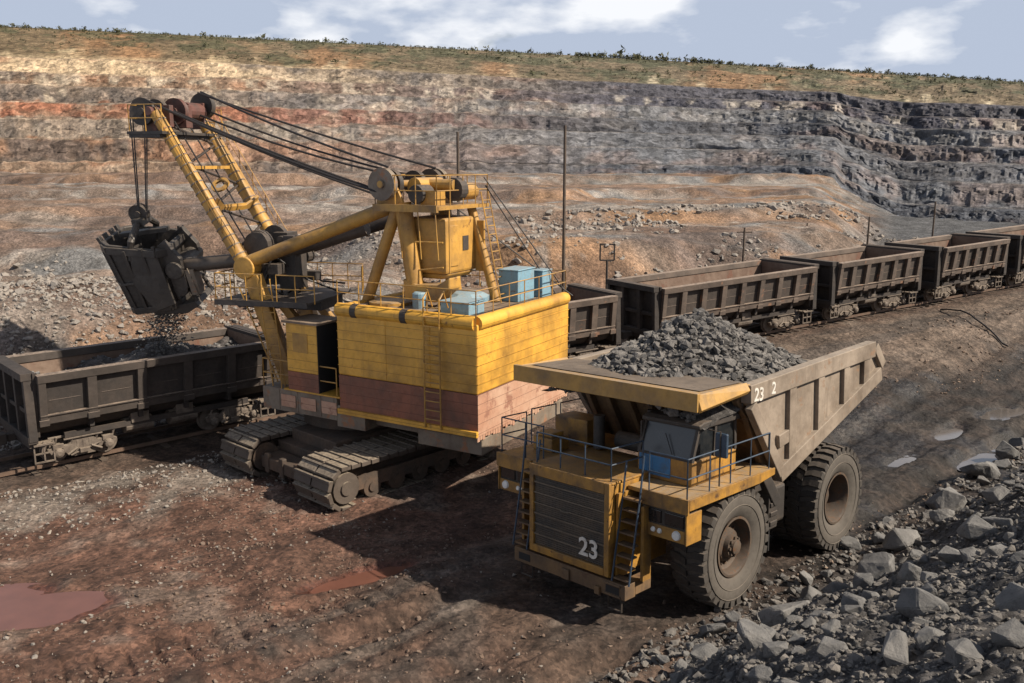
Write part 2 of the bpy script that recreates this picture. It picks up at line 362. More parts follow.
def pudmask(x, y):
    m = np.zeros_like(x); PUDM[:] = []
    for px, py, a, b, ang, dz in PUD:
        c, s = math.cos(ang), math.sin(ang); u = ((x-px)*c+(y-py)*s)/a; v = (-(x-px)*s+(y-py)*c)/b
        w = 1-sst(.75, 1.7, np.sqrt(u*u+v*v)+.22*fbm(x/.9, y/.9, 3, 91)); PUDM.append(w); m = np.maximum(m, w)
    return m
TRK = [(-11.8, 15.3, .576, 10.9, .85)]      # imprint of the crawler: start, direction, length, half width
def berm_d(x, y): return (x-4.)*.68-(y-19.7)*.73-1.5
def height(x, y, fine=True):
    x = np.asarray(x, float); y = np.asarray(y, float)
    s, t = rail_st(x, y); k = x/np.maximum(y, 1)
    zr = zrail(t)-.24
    z = zr*(1-sst(4, 14, s))+ztruck(x, y)*sst(4, 14, s)
    # truck pad and excavator pad
    re = np.hypot(x-EX, y-EY); z = z*sst(4.5, 9, re)+EZ*(1-sst(4.5, 9, re))
    # bank, plateau behind the railway
    dd = -s-3.2; w = 8+.07*np.clip(t+25, 0, 70)
    nn_ = fbm(x/16, y/16, 3, 5); yy = y+9*nn_-.25*x*(x > 0)
    plat = 3.9+.25*nn_+1.5*sst(57, 61, yy)+1.0*sst(78, 82, yy)+1.1*sst(104, 108, yy)+1.2*sst(132, 137, yy)+(.3+.7*(x < 0)*sst(0, 8, -x))*np.abs(fbm(x/9, y/9, 4, 15))
    rise = sst(0, 1, dd/w)
    right = 1-sst(.33, .45, k+.04*fbm(x/9, y/9, 3, 8))
    back = zr+(plat-zr)*rise*right
    back = back+rise*(1.1*fbm(x/6, y/6, 5, 21, .58)+.9*np.abs(fbm(x/11, y/11, 4, 31, .6)))*(.35+.65*sst(0, .5, rise)*(1-sst(.85, 1., rise)))
    z = np.where(dd > 0, back, z)
    pd, pz = pathdist(x, y); cw_ = 1-sst(2.5, 5.2, pd); z = z*(1-cw_)+(pz-.24)*cw_
    # bench slope the camera looks over
    bd = berm_d(x, y); bd = bd+.7*fbm(x/3.5, y/3.5, 3, 41)
    up = np.clip(bd, 0, None); z = z+.62*up*sst(-1, 3, up)+.10*sst(-1.2, .3, bd)
    if fine:
        calm = 1-(1-sst(0, 1, np.abs(s)/2.2))*.75
        rough = sst(.0, 1.5, bd)
        z = z+calm*(.17*fbm(x/2.3, y/2.3, 4, 51)+.11*np.abs(fbm(x/.75, y/.75, 3, 61, .6))*(1+rough*2.))
        # wheel ruts where the trucks pass
        a = (x-3.1)*-.714+(y-21.8)*-.70; b = (x-3.1)*.70-(y-21.8)*.714
        road = 1-sst(3.5, 6.5, np.abs(b)); tread = (np.abs(((b+.3*np.sin(a*.23))/1.45) % 1-.5) < .3)*(((a/.42) % 1) < .45)
        z = z-.055*road*tread*sst(-.2, .2, fbm(a/3., b/1.2, 3, 79))*(s > 3)
        ruts = np.exp(-((np.abs(b)-2.4)/.5)**2)+.5*np.exp(-((np.abs(b+1.2)-3.6)/.4)**2)
        z = z-.20*road*ruts*(s > 3)*(1+.6*fbm(a/1.5, b/1.5, 2, 71))
        z = z+.15*road*fbm(b*2.0, a/9, 4, 77)*(s > 3)*(1-sst(0,1,bd))
        for tx, ty, ang, ln, hw in TRK:
            c, sn = math.cos(ang), math.sin(ang); u = (x-tx)*c+(y-ty)*sn; v = -(x-tx)*sn+(y-ty)*c+.25*np.sin(u*.35)
            ins = sst(0, .5, u)*(1-sst(ln-.8, ln, u))*(1-sst(hw-.08, hw+.08, np.abs(v)))
            fr = (u/.62) % 1
            z = z-ins*(.03+.085*np.exp(-((fr-.5)/.10)**2))*(.85+.3*vnoise(u*.8, v*.8, 3))
            z = z+.05*np.exp(-((np.abs(v)-hw-.22)/.16)**2)*sst(0, .5, u)*(1-sst(ln-.8, ln, u))*(.4+vnoise(u*2, v*2, 9))
        pad = (1-sst(2.9, 3.7, np.abs(b)))*sst(-3.6, -2.2, a)*0+(1-sst(3.0, 3.8, np.abs(b)))*(1-sst(2.6, 3.6, a))*sst(-8.6, -7.4, a)
        zt_ = ztruck(x, y)-.05+.03*fbm(x/.6, y/.6, 3, 88); z = z*(1-pad)+zt_*pad
        if PUDZ:
            pudmask(x, y)
            for w_, zc_ in zip(list(PUDM), PUDZ): z = z*(1-w_)+(zc_-.10+.05*fbm(x/1.1, y/1.1, 3, 95))*w_
    return z
PUDZ = [float(height(np.array([p[0]]), np.array([p[1]]))[0])-.03 for p in PUD]
def dbase(k): return 165-50*sst(.18, .62, k)
def zbase(k, D): return height(k*D, D)
# near sheet: rows of growing distance, columns of equal angle
ks = np.arange(-.92, .96, .0034); nr = 640
tt = np.linspace(0, 1, nr)
Dm = 5.5*(dbase(ks)[None]/5.5)**tt[:, None]
Xm = Dm*ks[None]; Zm = height(Xm, Dm)
def ground_zone(x, y, z):
    s, t = rail_st(x, y); k = x/y
    n = fbm(x/5, y/5, 4, 101); nf = fbm(x/1.3, y/1.3, 4, 111); n3 = fbm(x/14, y/14, 3, 121); bd0 = berm_d(x, y)
    c = np.zeros(x.shape+(3,)); c[:] = (.125, .082, .06)
    red = sst(-.5, .5, (-x-1)/8+n*.8)*sst(2, 6, s)
    c = mixc(c, (.185, .092, .063), red*.7)
    c = mixc(c, (.17, .135, .112), sst(.1, .5, n+.2*nf)*.7)
    c = mixc(c, (.23, .19, .155), sst(.15, .55, nf+.3*fbm(x/9, y/2.5, 3, 131))*.5)
    b = (x-3.1)*.70-(y-21.8)*.714; road = (1-sst(3.2, 6.2, np.abs(b+.6*n)))*(s > 4)
    c = mixc(c, (.072, .057, .048), road*sst(-.3, .35, nf+.3*n)*.8)
    c = mixc(c, (.17, .14, .118), road*sst(.0, .4, fbm(b*1.1, (x+y)/9, 4, 141))*.7)
    hr = sst(6.5, 10, s+1.5*n)*sst(3, 10, x)*(bd0 < .5); c = mixc(c, (.034, .029, .026), hr*(.72+.28*sst(-.3, .3, nf)))
    # dry track-side rubble
    ts = sst(1.5, 3, s)*(1-sst(5, 8, s+2*n))*(x < -8)
    c = mixc(c, (.25, .21, .175), ts*sst(-.3, .3, nf)*.8)
    rs = sst(1.2, 3, s)*(1-sst(7, 10, s+2*n))*(x > 5)
    c = mixc(c, (.20, .15, .115), rs*.8); c = mixc(c, (.09, .075, .065), rs*sst(0, .4, fbm(t/9, s/1.2, 3, 151))*.7)
    bal = 1-sst(1.5, 2.7, pathdist(x, y)[0]+.3*nf); c = mixc(c, (.10, .07, .053), bal*.8)
    # behind the railway
    bk = sst(3, 4.5, -s)*sst(2.2, 3.2, pathdist(x, y)[0])
    cb = np.zeros_like(c); cb[:] = (.22, .165, .13)
    cb = mixc(cb, (.30, .175, .095), sst(-.1, .45, n3+.5*n+.55*sst(-.1, .2, k)-.25)*.9)
    cb = mixc(cb, (.19, .185, .18), sst(.05, .4, fbm(x/7, y/4, 4, 161)+.1*nf))
    cb = mixc(cb, (.31, .27, .235), sst(.22, .5, fbm(x/2, y/2, 4, 171)))
    cb = mixc(cb, (.26, .165, .11), sst(.15, .4, fbm(x/30, y/7, 3, 181))*sst(55, 75, y)*.8)
    cb = mixc(cb, (.30, .27, .24), sst(.1, .3, fbm(x/40, y/5, 3, 191))*sst(70, 90, y)*.8)
    cb = mixc(cb, (.15, .095, .07), sst(.0, .4, fbm(x/16, y/9, 4, 195)-.4*k)*.7)
    cb = mixc(cb, (.10, .10, .103), sst(.36, .44, k)*sst(0, 1, (-s-8)/8))
    c = c*(1-bk[..., None])+cb*bk[..., None]
    bd = berm_d(x, y)+.8*nf
    c = mixc(c, (.062, .059, .058), sst(-.3, 1.8, bd)*.95); c = mixc(c, (.17, .15, .135), sst(.2, .5, nf)*sst(0, 1.5, bd)*.5)
    pm = pudmask(x, y); c = mixc(c, (.16, .06, .04), sst(.05, .6, pm)*(x < 0)*.8)
    wet = np.clip(.25*road+.8*hr*sst(-.1, .3, n+.5*nf)+sst(.0, .5, pm)+.35*red*sst(.0, .5, nf), 0, 1)*(bk < .5)
    nb2 = fbm(x/1.1, y/1.6, 5, 197, .62); c = c*(1+bk*(.75*nb2+.35*fbm(x/4, y/6, 4, 198)))[..., None].clip(.35, 1.8)
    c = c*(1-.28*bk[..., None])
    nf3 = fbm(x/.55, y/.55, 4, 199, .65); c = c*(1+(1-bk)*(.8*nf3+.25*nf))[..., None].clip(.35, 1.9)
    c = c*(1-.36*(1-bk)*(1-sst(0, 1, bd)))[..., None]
    return np.concatenate([c, wet[..., None]], -1)
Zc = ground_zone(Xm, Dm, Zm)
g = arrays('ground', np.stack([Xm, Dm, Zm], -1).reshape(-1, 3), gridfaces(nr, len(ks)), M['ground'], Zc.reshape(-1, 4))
tag(g, kind='structure')

# pit wall: stacked benches, each a face and a flat, then the grassed slope to the rim
kw = np.arange(-.95, 1.0, .0025); nk = len(kw)
D0 = dbase(kw); z0 = np.array([float(height(np.array([k*D]), np.array([D]))[0]) for k, D in zip(kw, D0)])
Dr = 285-42*kw; zr_ = 45.2-20*kw
FR = np.array([0, .05, .15, .245, .335, .44, .53, .64, 1.])
rows = []; ang = kw*400
u = 0.0; DW = []; ZW = []; CW = []
nb = len(FR)-1
lwall = sst(-.40, .10, kw+.10*fbm(ang/40, ang*0, 3, 201))
BL = [(.25,.18,.135),(.26,.155,.105),(.26,.22,.185),(.29,.135,.088),(.24,.205,.18),(.28,.195,.14),(.52,.41,.28),(.31,.215,.125)]
BR = [(.085,.087,.094),(.125,.125,.128),(.14,.138,.14),(.095,.096,.102),(.155,.15,.147),(.082,.078,.087),(.09,.085,.092),(.30,.20,.115)]
US = .60                                   # share of the run taken by the benches below the grassed slope
rough = .62+1.2*sst(.18, .42, kw)
def bstart(j): return D0+(Dr-D0)*US*FRU[j]
FRU = np.array([0, .07, .22, .36, .50, .66, .80, .93])
def wav(j): return (3.5*fbm(ang/30, ang*0+j*3.3, 4, 210+j)+5*fbm(ang/110, ang*0, 2, 205))*(0 if j == 0 else 1)
def strata(f, n, st, nl):
    """rock colour at relative height f: layered, with ragged layer limits"""
    fj = f+.03*n+.02*st+.02*nl; c = np.zeros((nk, 3)); cl = np.zeros((nk, 3)); cr = np.zeros((nk, 3)); cl[:] = BL[0]; cr[:] = BR[0]
    for j in range(1, 7):
        w_ = sst(FR[j]-.006, FR[j]+.006, fj); cl = mixc(cl, BL[j], w_); cr = mixc(cr, BR[j], w_)
    return cl*(1-lwall[:, None])+cr*lwall[:, None]
for j in range(nb):
    f0 = FR[j]; f1 = FR[j+1]; last = j == nb-1
    nface = 34 if last else 28
    hh = (zr_-z0)*(f1-f0); st0 = bstart(j)+wav(j)
    full = 1. if last else bstart(j+1)-bstart(j); mg = lwall*(j in (0, 1, 2))*.85
    width = Dr-st0 if last else np.minimum(hh*1.45, full*.82)*(1-mg)+full*.97*mg
    for i in range(nface+1):
        q = i/nface; e = math.sin(PI*min(1, q*1.05+.03))
        jx = .5*fbm(ang/3, np.full(nk, q*4+j*3.), 2, 235); jz = q*hh
        b1 = _hash(np.floor(ang/4.2+jx+.6*np.floor(jz/2.1)), np.floor(jz/2.1+jx*.5)+j*31, 61)-.5; b2 = _hash(np.floor(ang/1.7+jx), np.floor(jz/.85+jx)+j*57, 62)-.5
        wob = (1.0*fbm(ang/16, np.full(nk, q*1.2+j*7.), 3, 230+j)+(1.5*b1+.8*b2)*(.35+.65*sst(.1, .4, kw+.1*fbm(ang/20, ang*0+j, 2, 236))))*(.6+.5*rough)*e
        gull = .6*np.abs(fbm(ang/5, np.full(nk, q*1.6+j*5.), 5, 250+j, .65))*rough*math.sin(PI*q)
        if last: gull *= .6
        D = st0+width*q+wob-gull
        z = z0+(zr_-z0)*f0+hh*(q if not last else q**.9)+.25*fbm(ang/5, np.full(nk, j*4.+q*3), 4, 270)*rough*math.sin(PI*q)
        DW.append(D); ZW.append(z)
        n = fbm(ang/10, np.full(nk, q*1.5+j*11.), 5, 300, .6); st = fbm(ang/6, np.full(nk, q*.9+j*2.5), 4, 310, .55); nl = fbm(ang/45, np.full(nk, q*.6+j*1.7), 3, 320)
        if not last:
            c = strata(f0+(f1-f0)*q, n, st, nl)
            c = mixc(c, (.33, .275, .22), sst(.12, .5, n+.4*st)*(.45 if j in (0, 2, 4) else .3)*(1-.75*lwall))
            c = mixc(c, (.235, .17, .125), sst(-.1, .35, -nl+.3*n)*(.75 if j == 3 else .35)*(1-lwall))
            c = mixc(c, (.30, .165, .105), sst(.18, .5, nl+.4*n)*.65*(1-.7*lwall))
            c = mixc(c, (.095, .09, .09), sst(.14, .5, -nl+.5*st)*.7)
            cream = sst(.05, .35, st+.7*nl+.2*n)*(.85 if j == 5 else .7 if j == 4 else .3 if j in (2, 3) else .12)*(math.sin(PI*q)**.5)*(1-.35*lwall if j == 5 else 1-.8*lwall)
            c = mixc(c, (.50, .43, .34), cream)
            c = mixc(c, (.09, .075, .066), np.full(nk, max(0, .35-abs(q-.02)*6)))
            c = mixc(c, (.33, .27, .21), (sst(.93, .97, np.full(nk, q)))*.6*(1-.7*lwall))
        else:
            gr = sst(-.15, .3, fbm(ang/10, np.full(nk, q*6.), 5, 330, .6)+.5*(q-.5)+.25*st)
            c = np.zeros((nk, 3)); c[:] = (.175, .135, .088)
            c = mixc(c, (.29, .165, .088), sst(.0, .35, nl+.4*n)*.7)
            c = mixc(c, (.088, .09, .055), gr*.85); c = mixc(c, (.44, .36, .24), sst(.15, .45, n+.2*st)*(.25+.75*(q < .25))*.7)
            c = mixc(c, (.52, .42, .28), np.full(nk, 1-sst(.02, .12, np.array(q)))*.6*(1-lwall))
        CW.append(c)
    if not last:
        for q in (.35, .8):
            nxt = bstart(j+1)+wav(j+1); a0 = st0+width
            DW.append(a0+(nxt-a0)*q); ZW.append(z0+(zr_-z0)*f1+.3*fbm(ang/4, ang*0+q, 3, 340)); c = np.zeros((nk, 3)); c[:] = (.26, .205, .16); CW.append(mixc(c, (.18, .17, .16), lwall))
for q in (1, 2, 3, 4, 5, 6):
    DW.append(Dr+(q*60)); ZW.append(zr_+.7*q-.12*q*q+1.2*fbm(ang/18, ang*0+q, 3, 350)); c = np.zeros((nk, 3)); c[:] = (.14, .14, .06); CW.append(c)
DW = np.array(DW); ZW = np.array(ZW); CW = np.array(CW); CW = CW*(np.array([.86, .82, .77])*(1-lwall[None, :, None])+np.array([.84, .87, .93])*lwall[None, :, None])
DW = np.maximum.accumulate(DW+np.arange(len(DW))[:, None]*.02, 0)
VW = np.stack([DW*kw[None], DW, ZW], -1)
Zw = np.concatenate([CW, np.zeros(CW.shape[:2]+(1,))], -1)
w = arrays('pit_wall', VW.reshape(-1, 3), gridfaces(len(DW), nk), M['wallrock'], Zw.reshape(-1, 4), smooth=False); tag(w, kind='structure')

# ------------------------------------------------------------------ stones
def rockproto(seed):
    r = random.Random(seed); bm = bmesh.new()
    for _ in range(16):
        v = Vector((r.gauss(0,1), r.gauss(0,1), r.gauss(0,1))).normalized()*r.uniform(.72, 1.)
        bm.verts.new((v.x*r.uniform(.85, 1.1), v.y*.85, v.z*.68))
    bmesh.ops.convex_hull(bm, input=bm.verts); 
    for v in [v for v in bm.verts if not v.link_faces]: bm.verts.remove(v)
    bmesh.ops.triangulate(bm, faces=bm.faces); bm.verts.index_update()
    V = np.array([v.co[:] for v in bm.verts]); F = np.array([[v.index for v in f.verts] for f in bm.faces]); bm.free(); return V*.5, F
PROTO = [rockproto(i) for i in range(14)]
def scatter(name, P, size, mat, lift=.15):
    """many small broken stones as one mesh"""
    Vs = []; Fs = []; b = 0
    for p, sz in zip(P, size):
        V, Fc = PROTO[int(rng.integers(14))]
        a, e, g2 = rng.uniform(0, 2*PI), rng.uniform(-.5, .5), rng.uniform(-.5, .5)
        Rm = np.array(Matrix.Rotation(a, 3, 'Z') @ Matrix.Rotation(e, 3, 'X') @ Matrix.Rotation(g2, 3, 'Y'))
        Vs.append((V*sz*rng.uniform(.55, 1.35, 3)) @ Rm.T+np.array(p)+np.array([0, 0, sz*lift])); Fs.append(Fc+b); b += len(V)
    return arrays(name, np.concatenate(Vs), np.concatenate(Fs), M[mat], smooth=False)
def boulder_mesh(i):
    V, Fc = PROTO[i]; me = bpy.data.meshes.new('boulder'); me.from_pydata(V.tolist(), [], Fc.tolist())
    bm = bmesh.new(); bm.from_mesh(me)
    bmesh.ops.dissolve_limit(bm, angle_limit=R(14), verts=bm.verts, edges=bm.edges)
    bmesh.ops.bevel(bm, geom=list(bm.edges)+list(bm.verts), offset=.022, segments=1, affect='EDGES', clamp_overlap=True)
    bmesh.ops.triangulate(bm, faces=bm.faces)
    bmesh.ops.subdivide_edges(bm, edges=bm.edges, cuts=3, use_grid_fill=True)
    rr = random.Random(i)
    for v in bm.verts:
        p = v.co+Vector((i*7, 0, 0)); n = mnoise.fractal(p*3.2, 1., 2., 4)+.6*abs(mnoise.noise(p*7))
        v.co *= 1+.085*n
    bm.to_mesh(me); bm.free(); me.materials.append(M['rock']); return me
BM = [boulder_mesh(i) for i in range(14)]
placed = []
def boulder(x, y, sz, label, group=None, sink=.28, i=None, rot=None):
    r = random.Random(int(x*91+y*37)); i = r.randrange(14) if i is None else i
    o = bpy.data.objects.new('boulder', BM[i]); COL.objects.link(o)
    o.location = (x, y, float(height(np.array([x]), np.array([y]))[0])+sz*(.34-sink)); o.scale = (sz, sz*r.uniform(.8, 1.05), sz*r.uniform(.85, 1.15))
    o.rotation_euler = rot or (r.uniform(-.5, .5), r.uniform(-.5, .5), r.uniform(0, 6.3))
    placed.append((x, y, sz)); return tag(o, label, 'rock', group)
def pick(px, py):
    """world point of the slope seen at a place in the photo, used once to read off where each named boulder lies"""
    a = (px-512)/880; b = (341.5-py)/880; c, s = math.cos(.2), math.sin(.2)
    r = np.array([a, c+b*s, -s+b*c]); t = np.linspace(5, 90, 5000)
    P = np.array([0, 0, CH])+t[:, None]*r; h = height(P[:, 0], P[:, 1], False); i = int(np.argmax(P[:, 2] < h)); return P[i, 0], P[i, 1]
BL_ = [ # x, y, size, label
 (8.4,18.66,1.0,'big angular grey boulder standing out alone below the truck, between both wheels'),
 (10.94,23.05,.95,'rounded grey boulder just above the angular one, level with the rear wheel'),
 (9.69,17.3,.75,'flat topped pale boulder left of the tilted one on the upper slope'),
 (10.21,17.36,.7,'tilted grey boulder at the right, upper edge of the middle slope'),
 (14.37,27.47,1.15,'long slab of pale grey rock lying on the upper slope by the road'),
 (17.23,30.69,1.1,'dark grey boulder at the roadside between the long slab and the puddles'),
 (19.8,33.64,1.0,'dark boulder near the right edge beside the roadside puddle'),
 (21.27,35.38,.8,'farthest dark boulder at the right edge of the slope'),
 (5.72,14.81,.62,'brownish boulder with a sharp ridge below the front wheel'),
 (6.01,17.7,.95,'pale blue grey boulder nearest to the front wheel of the truck'),
 (7.56,18.98,.75,'grey boulder half buried left of the big angular boulder'),
 (8.02,16.3,.68,'wedge shaped grey boulder just right of the big angular boulder'),
 (6.23,12.21,.72,'large dark boulder half buried in the middle of the rubble slope'),
 (4.93,10.26,.58,'large pale boulder at the bottom edge, left of the other pale one'),
 (5.35,9.4,.5,'pale split boulder at the bottom edge right of centre of the slope'),
 (5.44,10.43,.38,'small cubic pale boulder above the two at the bottom edge'),
 (6.61,10.52,.56,'grey boulder cut by the right edge of the picture'),
 (5.83,9.37,.42,'grey boulder in the bottom right corner'),
 (8.85,16.55,.62,'flattish grey boulder in the middle of the slope below the tilted one'),
 (4.05,13.45,.62,'dark boulder at the bottom edge below the front wheel'),
 (4.09,12.41,.42,'lighter boulder touching the dark one at the bottom edge'),
 (5.16,18.83,.42,'small brown boulder close under the front tyre'),
 (3.48,16.3,.42,'lowest small grey boulder at the left end of the rubble slope'),
 (6.21,14.79,.4,'small grey boulder between the ridge boulder and the dark one'),
 (8.97,16.06,.42,'small boulder tucked under the flat topped pale boulder'),
 (12.53,24.1,.75,'squat grey boulder below the long slab'),
 (7.11,16.06,.45,'small pale boulder below the big angular boulder'),
 (4.63,11.61,.44,'tilted grey boulder between the dark one and the bottom edge')]
for i, (x, y, sz, lb) in enumerate(BL_): boulder(x, y, sz*1.45, lb, 'boulders on the rubble slope', sink=.22, i=i % 14)
n = 0
while n < 240:
    y = rng.uniform(8.5, 36); b = rng.uniform(-.6, 7.5)*(.4+y/30)
    x = 4+(y-19.7)*.73/.68+(b+1.5)/.68
    sz = .24+.6*rng.random()**1.9*(.5+y/26)
    if abs(x/y) > .72 or any((x-p[0])**2+(y-p[1])**2 < (.5*(sz+p[2]))**2 for p in placed): continue
    boulder(x, y, sz, 'small grey rock lying loose among the larger boulders of the slope', 'small rocks on the rubble slope', sink=.2); n += 1
def hz(x, y): return height(x, y)
def stones(name, xs, ys, sz, mat, label, lift=.1):
    kp = pathdist(xs, ys)[0] > 1.75; xs, ys, sz = xs[kp], ys[kp], np.asarray(sz)[kp]
    P = np.stack([xs, ys, hz(xs, ys)], -1); return tag(scatter(name, P, sz, mat, lift), label, 'stones', None, 'stuff')
# loose gravel of the slope
n = 21000; y = 6.5+33*rng.random(n)**1.15; b = -1.0+10.1*rng.random(n)**1.1*(.45+y/34); x = 4+(y-19.7)*.73/.68+(b+1.5)/.68
stones('slope_rubble', x, y, (.04+.27*rng.random(n)**3.2)*(.5+y/32), 'rubble', 'loose dark grey rubble covering the slope at lower right')
n = 700; y = 13+26*rng.random(n); b = -2.2+2.2*rng.random(n)**.6; x = 4+(y-19.7)*.73/.68+(b+1.5)/.68
stones('road_edge_stones', x, y, .04+.13*rng.random(n)**2.5, 'rock_brown', 'brown pebbles strewn along the foot of the rubble slope')
n = 16000; y = 5.5+14*rng.random(n); x = y*(.2+.55*rng.random(n)); kp = berm_d(x, y) > -.5; x, y = x[kp], y[kp]; n = len(x)
stones('slope_rubble', x, y, (.025+.16*rng.random(n)**4)*(.5+y/26), 'rubble', 'finer dark rubble of the slope nearest the bottom right corner')
# stones on the floor of the pit
n = 22000; y = 14+27*rng.random(n); x = (-.72+.85*rng.random(n))*y; s_, t_ = rail_st(x, y)
b_ = (x-3.1)*.70-(y-21.8)*.714
keep = (s_ > 1.2) & (berm_d(x, y) < 0) & (fbm(x/3, y/3, 3, 500) > -.12+.25*rng.random(n)) & ((np.abs(b_) > 3.6) | (rng.random(n) < .35)) & (pudmask(x, y) < .3)
x, y = x[keep], y[keep]
stones('floor_stones', x, y, .025+.15*rng.random(len(x))**4, 'rock_clod', 'small brown stones strewn over the red mine floor')
n = 2600; y = 14+22*rng.random(n); x = (-.7+.75*rng.random(n))*y; s_, t_ = rail_st(x, y)
keep = (s_ > 1.5) & (berm_d(x, y) < 0) & (fbm(x/2.2, y/2.2, 4, 505) > .02) & (pudmask(x, y) < .25); x, y = x[keep], y[keep]
stones('floor_chips', x, y, .025+.13*rng.random(len(x))**4, 'rock_pale', 'pale chips of stone lying in patches on the mine floor')
n = 3200; t_ = -36+30*rng.random(n); s_ = 2.0+5.0*rng.random(n)**1.4; x = t_*.855+s_*.519; y = 42.2+t_*.519-s_*.855
stones('trackside_stones', x, y, .04+.2*rng.random(n)**3, 'rock_pale', 'pale broken stones along the near side of the railway')
n = 15000; t_ = -48+44*rng.random(n); s_ = -3.6-17*rng.random(n); x = t_*.855+s_*.519; y = 42.2+t_*.519-s_*.855
stones('bank_rubble', x, y, .08+.42*rng.random(n)**3, 'rock_pale', 'grey rubble covering the bank behind the wagon being loaded')
n = 16000; t_ = -45+110*rng.random(n); s_ = -3.4-26*rng.random(n)**1.3; x = t_*.855+s_*.519; y = 42.2+t_*.519-s_*.855
keep = (fbm(x/6, y/6, 3, 510) > .06) & (x/y < .46); x, y = x[keep], y[keep]
stones('bank_stones', x, y, (.10+.55*rng.random(len(x))**4)*(.6+y/90), 'rock_pale', 'broken grey stones littering the bank behind the railway')
n = 1600; t_ = 6+34*rng.random(n); s_ = 4+7*rng.random(n); x = t_*.855+s_*.519; y = 42.2+t_*.519-s_*.855
keep = fbm(x/4, y/4, 3, 520) > 0; x, y = x[keep], y[keep]
stones('verge_stones', x, y, .05+.22*rng.random(len(x))**3, 'rock_brown', 'stones on the low bank between railway and haul road')

# water lying in the hollows
def watermat(name, col, rough):
    m, T, N, L, B = nodes(name); co = N.new('ShaderNodeTexCoord').outputs['Object']
    n = noise(N, L, co, 1.5, 5, .6); L.new(mixn(N, L, ramp(N, L, n, .3, .7), col, tuple(v*.75 for v in col)), B.inputs['Base Color'])
    B.inputs['Roughness'].default_value = rough; B.inputs['Specular IOR Level'].default_value = .6
    return m
MW = [watermat('muddy_water', (.15, .064, .045), .28), watermat('road_water', (.12, .105, .095), .05)]
for i, (px, py, a, b, an, dz) in enumerate(PUD):
    c, s_ = math.cos(an), math.sin(an); ring = []
    rim = []
    for k in range(40):
        q = 2*PI*k/40; u, v = 1.45*a*math.cos(q), 1.45*b*math.sin(q); ring.append((px+u*c-v*s_, py+u*s_+v*c))
    hc = np.array([p for p in ring]); inn = np.array([(px+(p[0]-px)*.5, py+(p[1]-py)*.5) for p in ring])
    lvl = PUDZ[i]-(.075 if px < 0 else .055)
    mb = MB(); mb.add([(x, y, lvl) for x, y in ring], [tuple(range(40))])
    tag(mb.build('puddle', MW[0 if px < 0 else 1]), kind='structure')

# ------------------------------------------------------------------ railway
def P3(t, s, z): p = RO+RU*t+RN*s; return Vector((p.x, p.y, float(zrail(t))+z))
TA, TB = -40, 66
rt = tag(empty('railway_track', P3(-10, 0, -.24)), 'worn railway track under the dump wagons, half buried in dirt', 'railway track')
ro = rt.location
def offs(i, o, z):
    p = PATH[i]; d_ = PATH[min(i+1, len(PATH)-1)]-PATH[max(i-1, 0)]; d_ = Vector((d_[0], d_[1], 0)).normalized(); return Vector((p[0]+d_.y*o, p[1]-d_.x*o, p[2]+z))-ro
for sd in (-.95, .95):
    mb = MB()
    for i in range(len(PATH)-1): mb.beam(offs(i, sd, -.07), offs(i+1, sd, -.07), .075, .14)
    mb.build('rail', 'railm', rt)
mb = MB()
for i in range(len(PATH)-1):
    k_ = max(1, int((Vector(PATH[i+1])-Vector(PATH[i])).length/.62))
    for j in range(k_):
        q = j/k_+random.uniform(-.03, .03)/k_; mb.beam(offs(i, -1.45, -.27).lerp(offs(i+1, -1.45, -.27), q), offs(i, 1.45, -.27).lerp(offs(i+1, 1.45, -.27), q), .24, .14)
tag(mb.build('sleeper', 'wood', rt), kind='stuff')

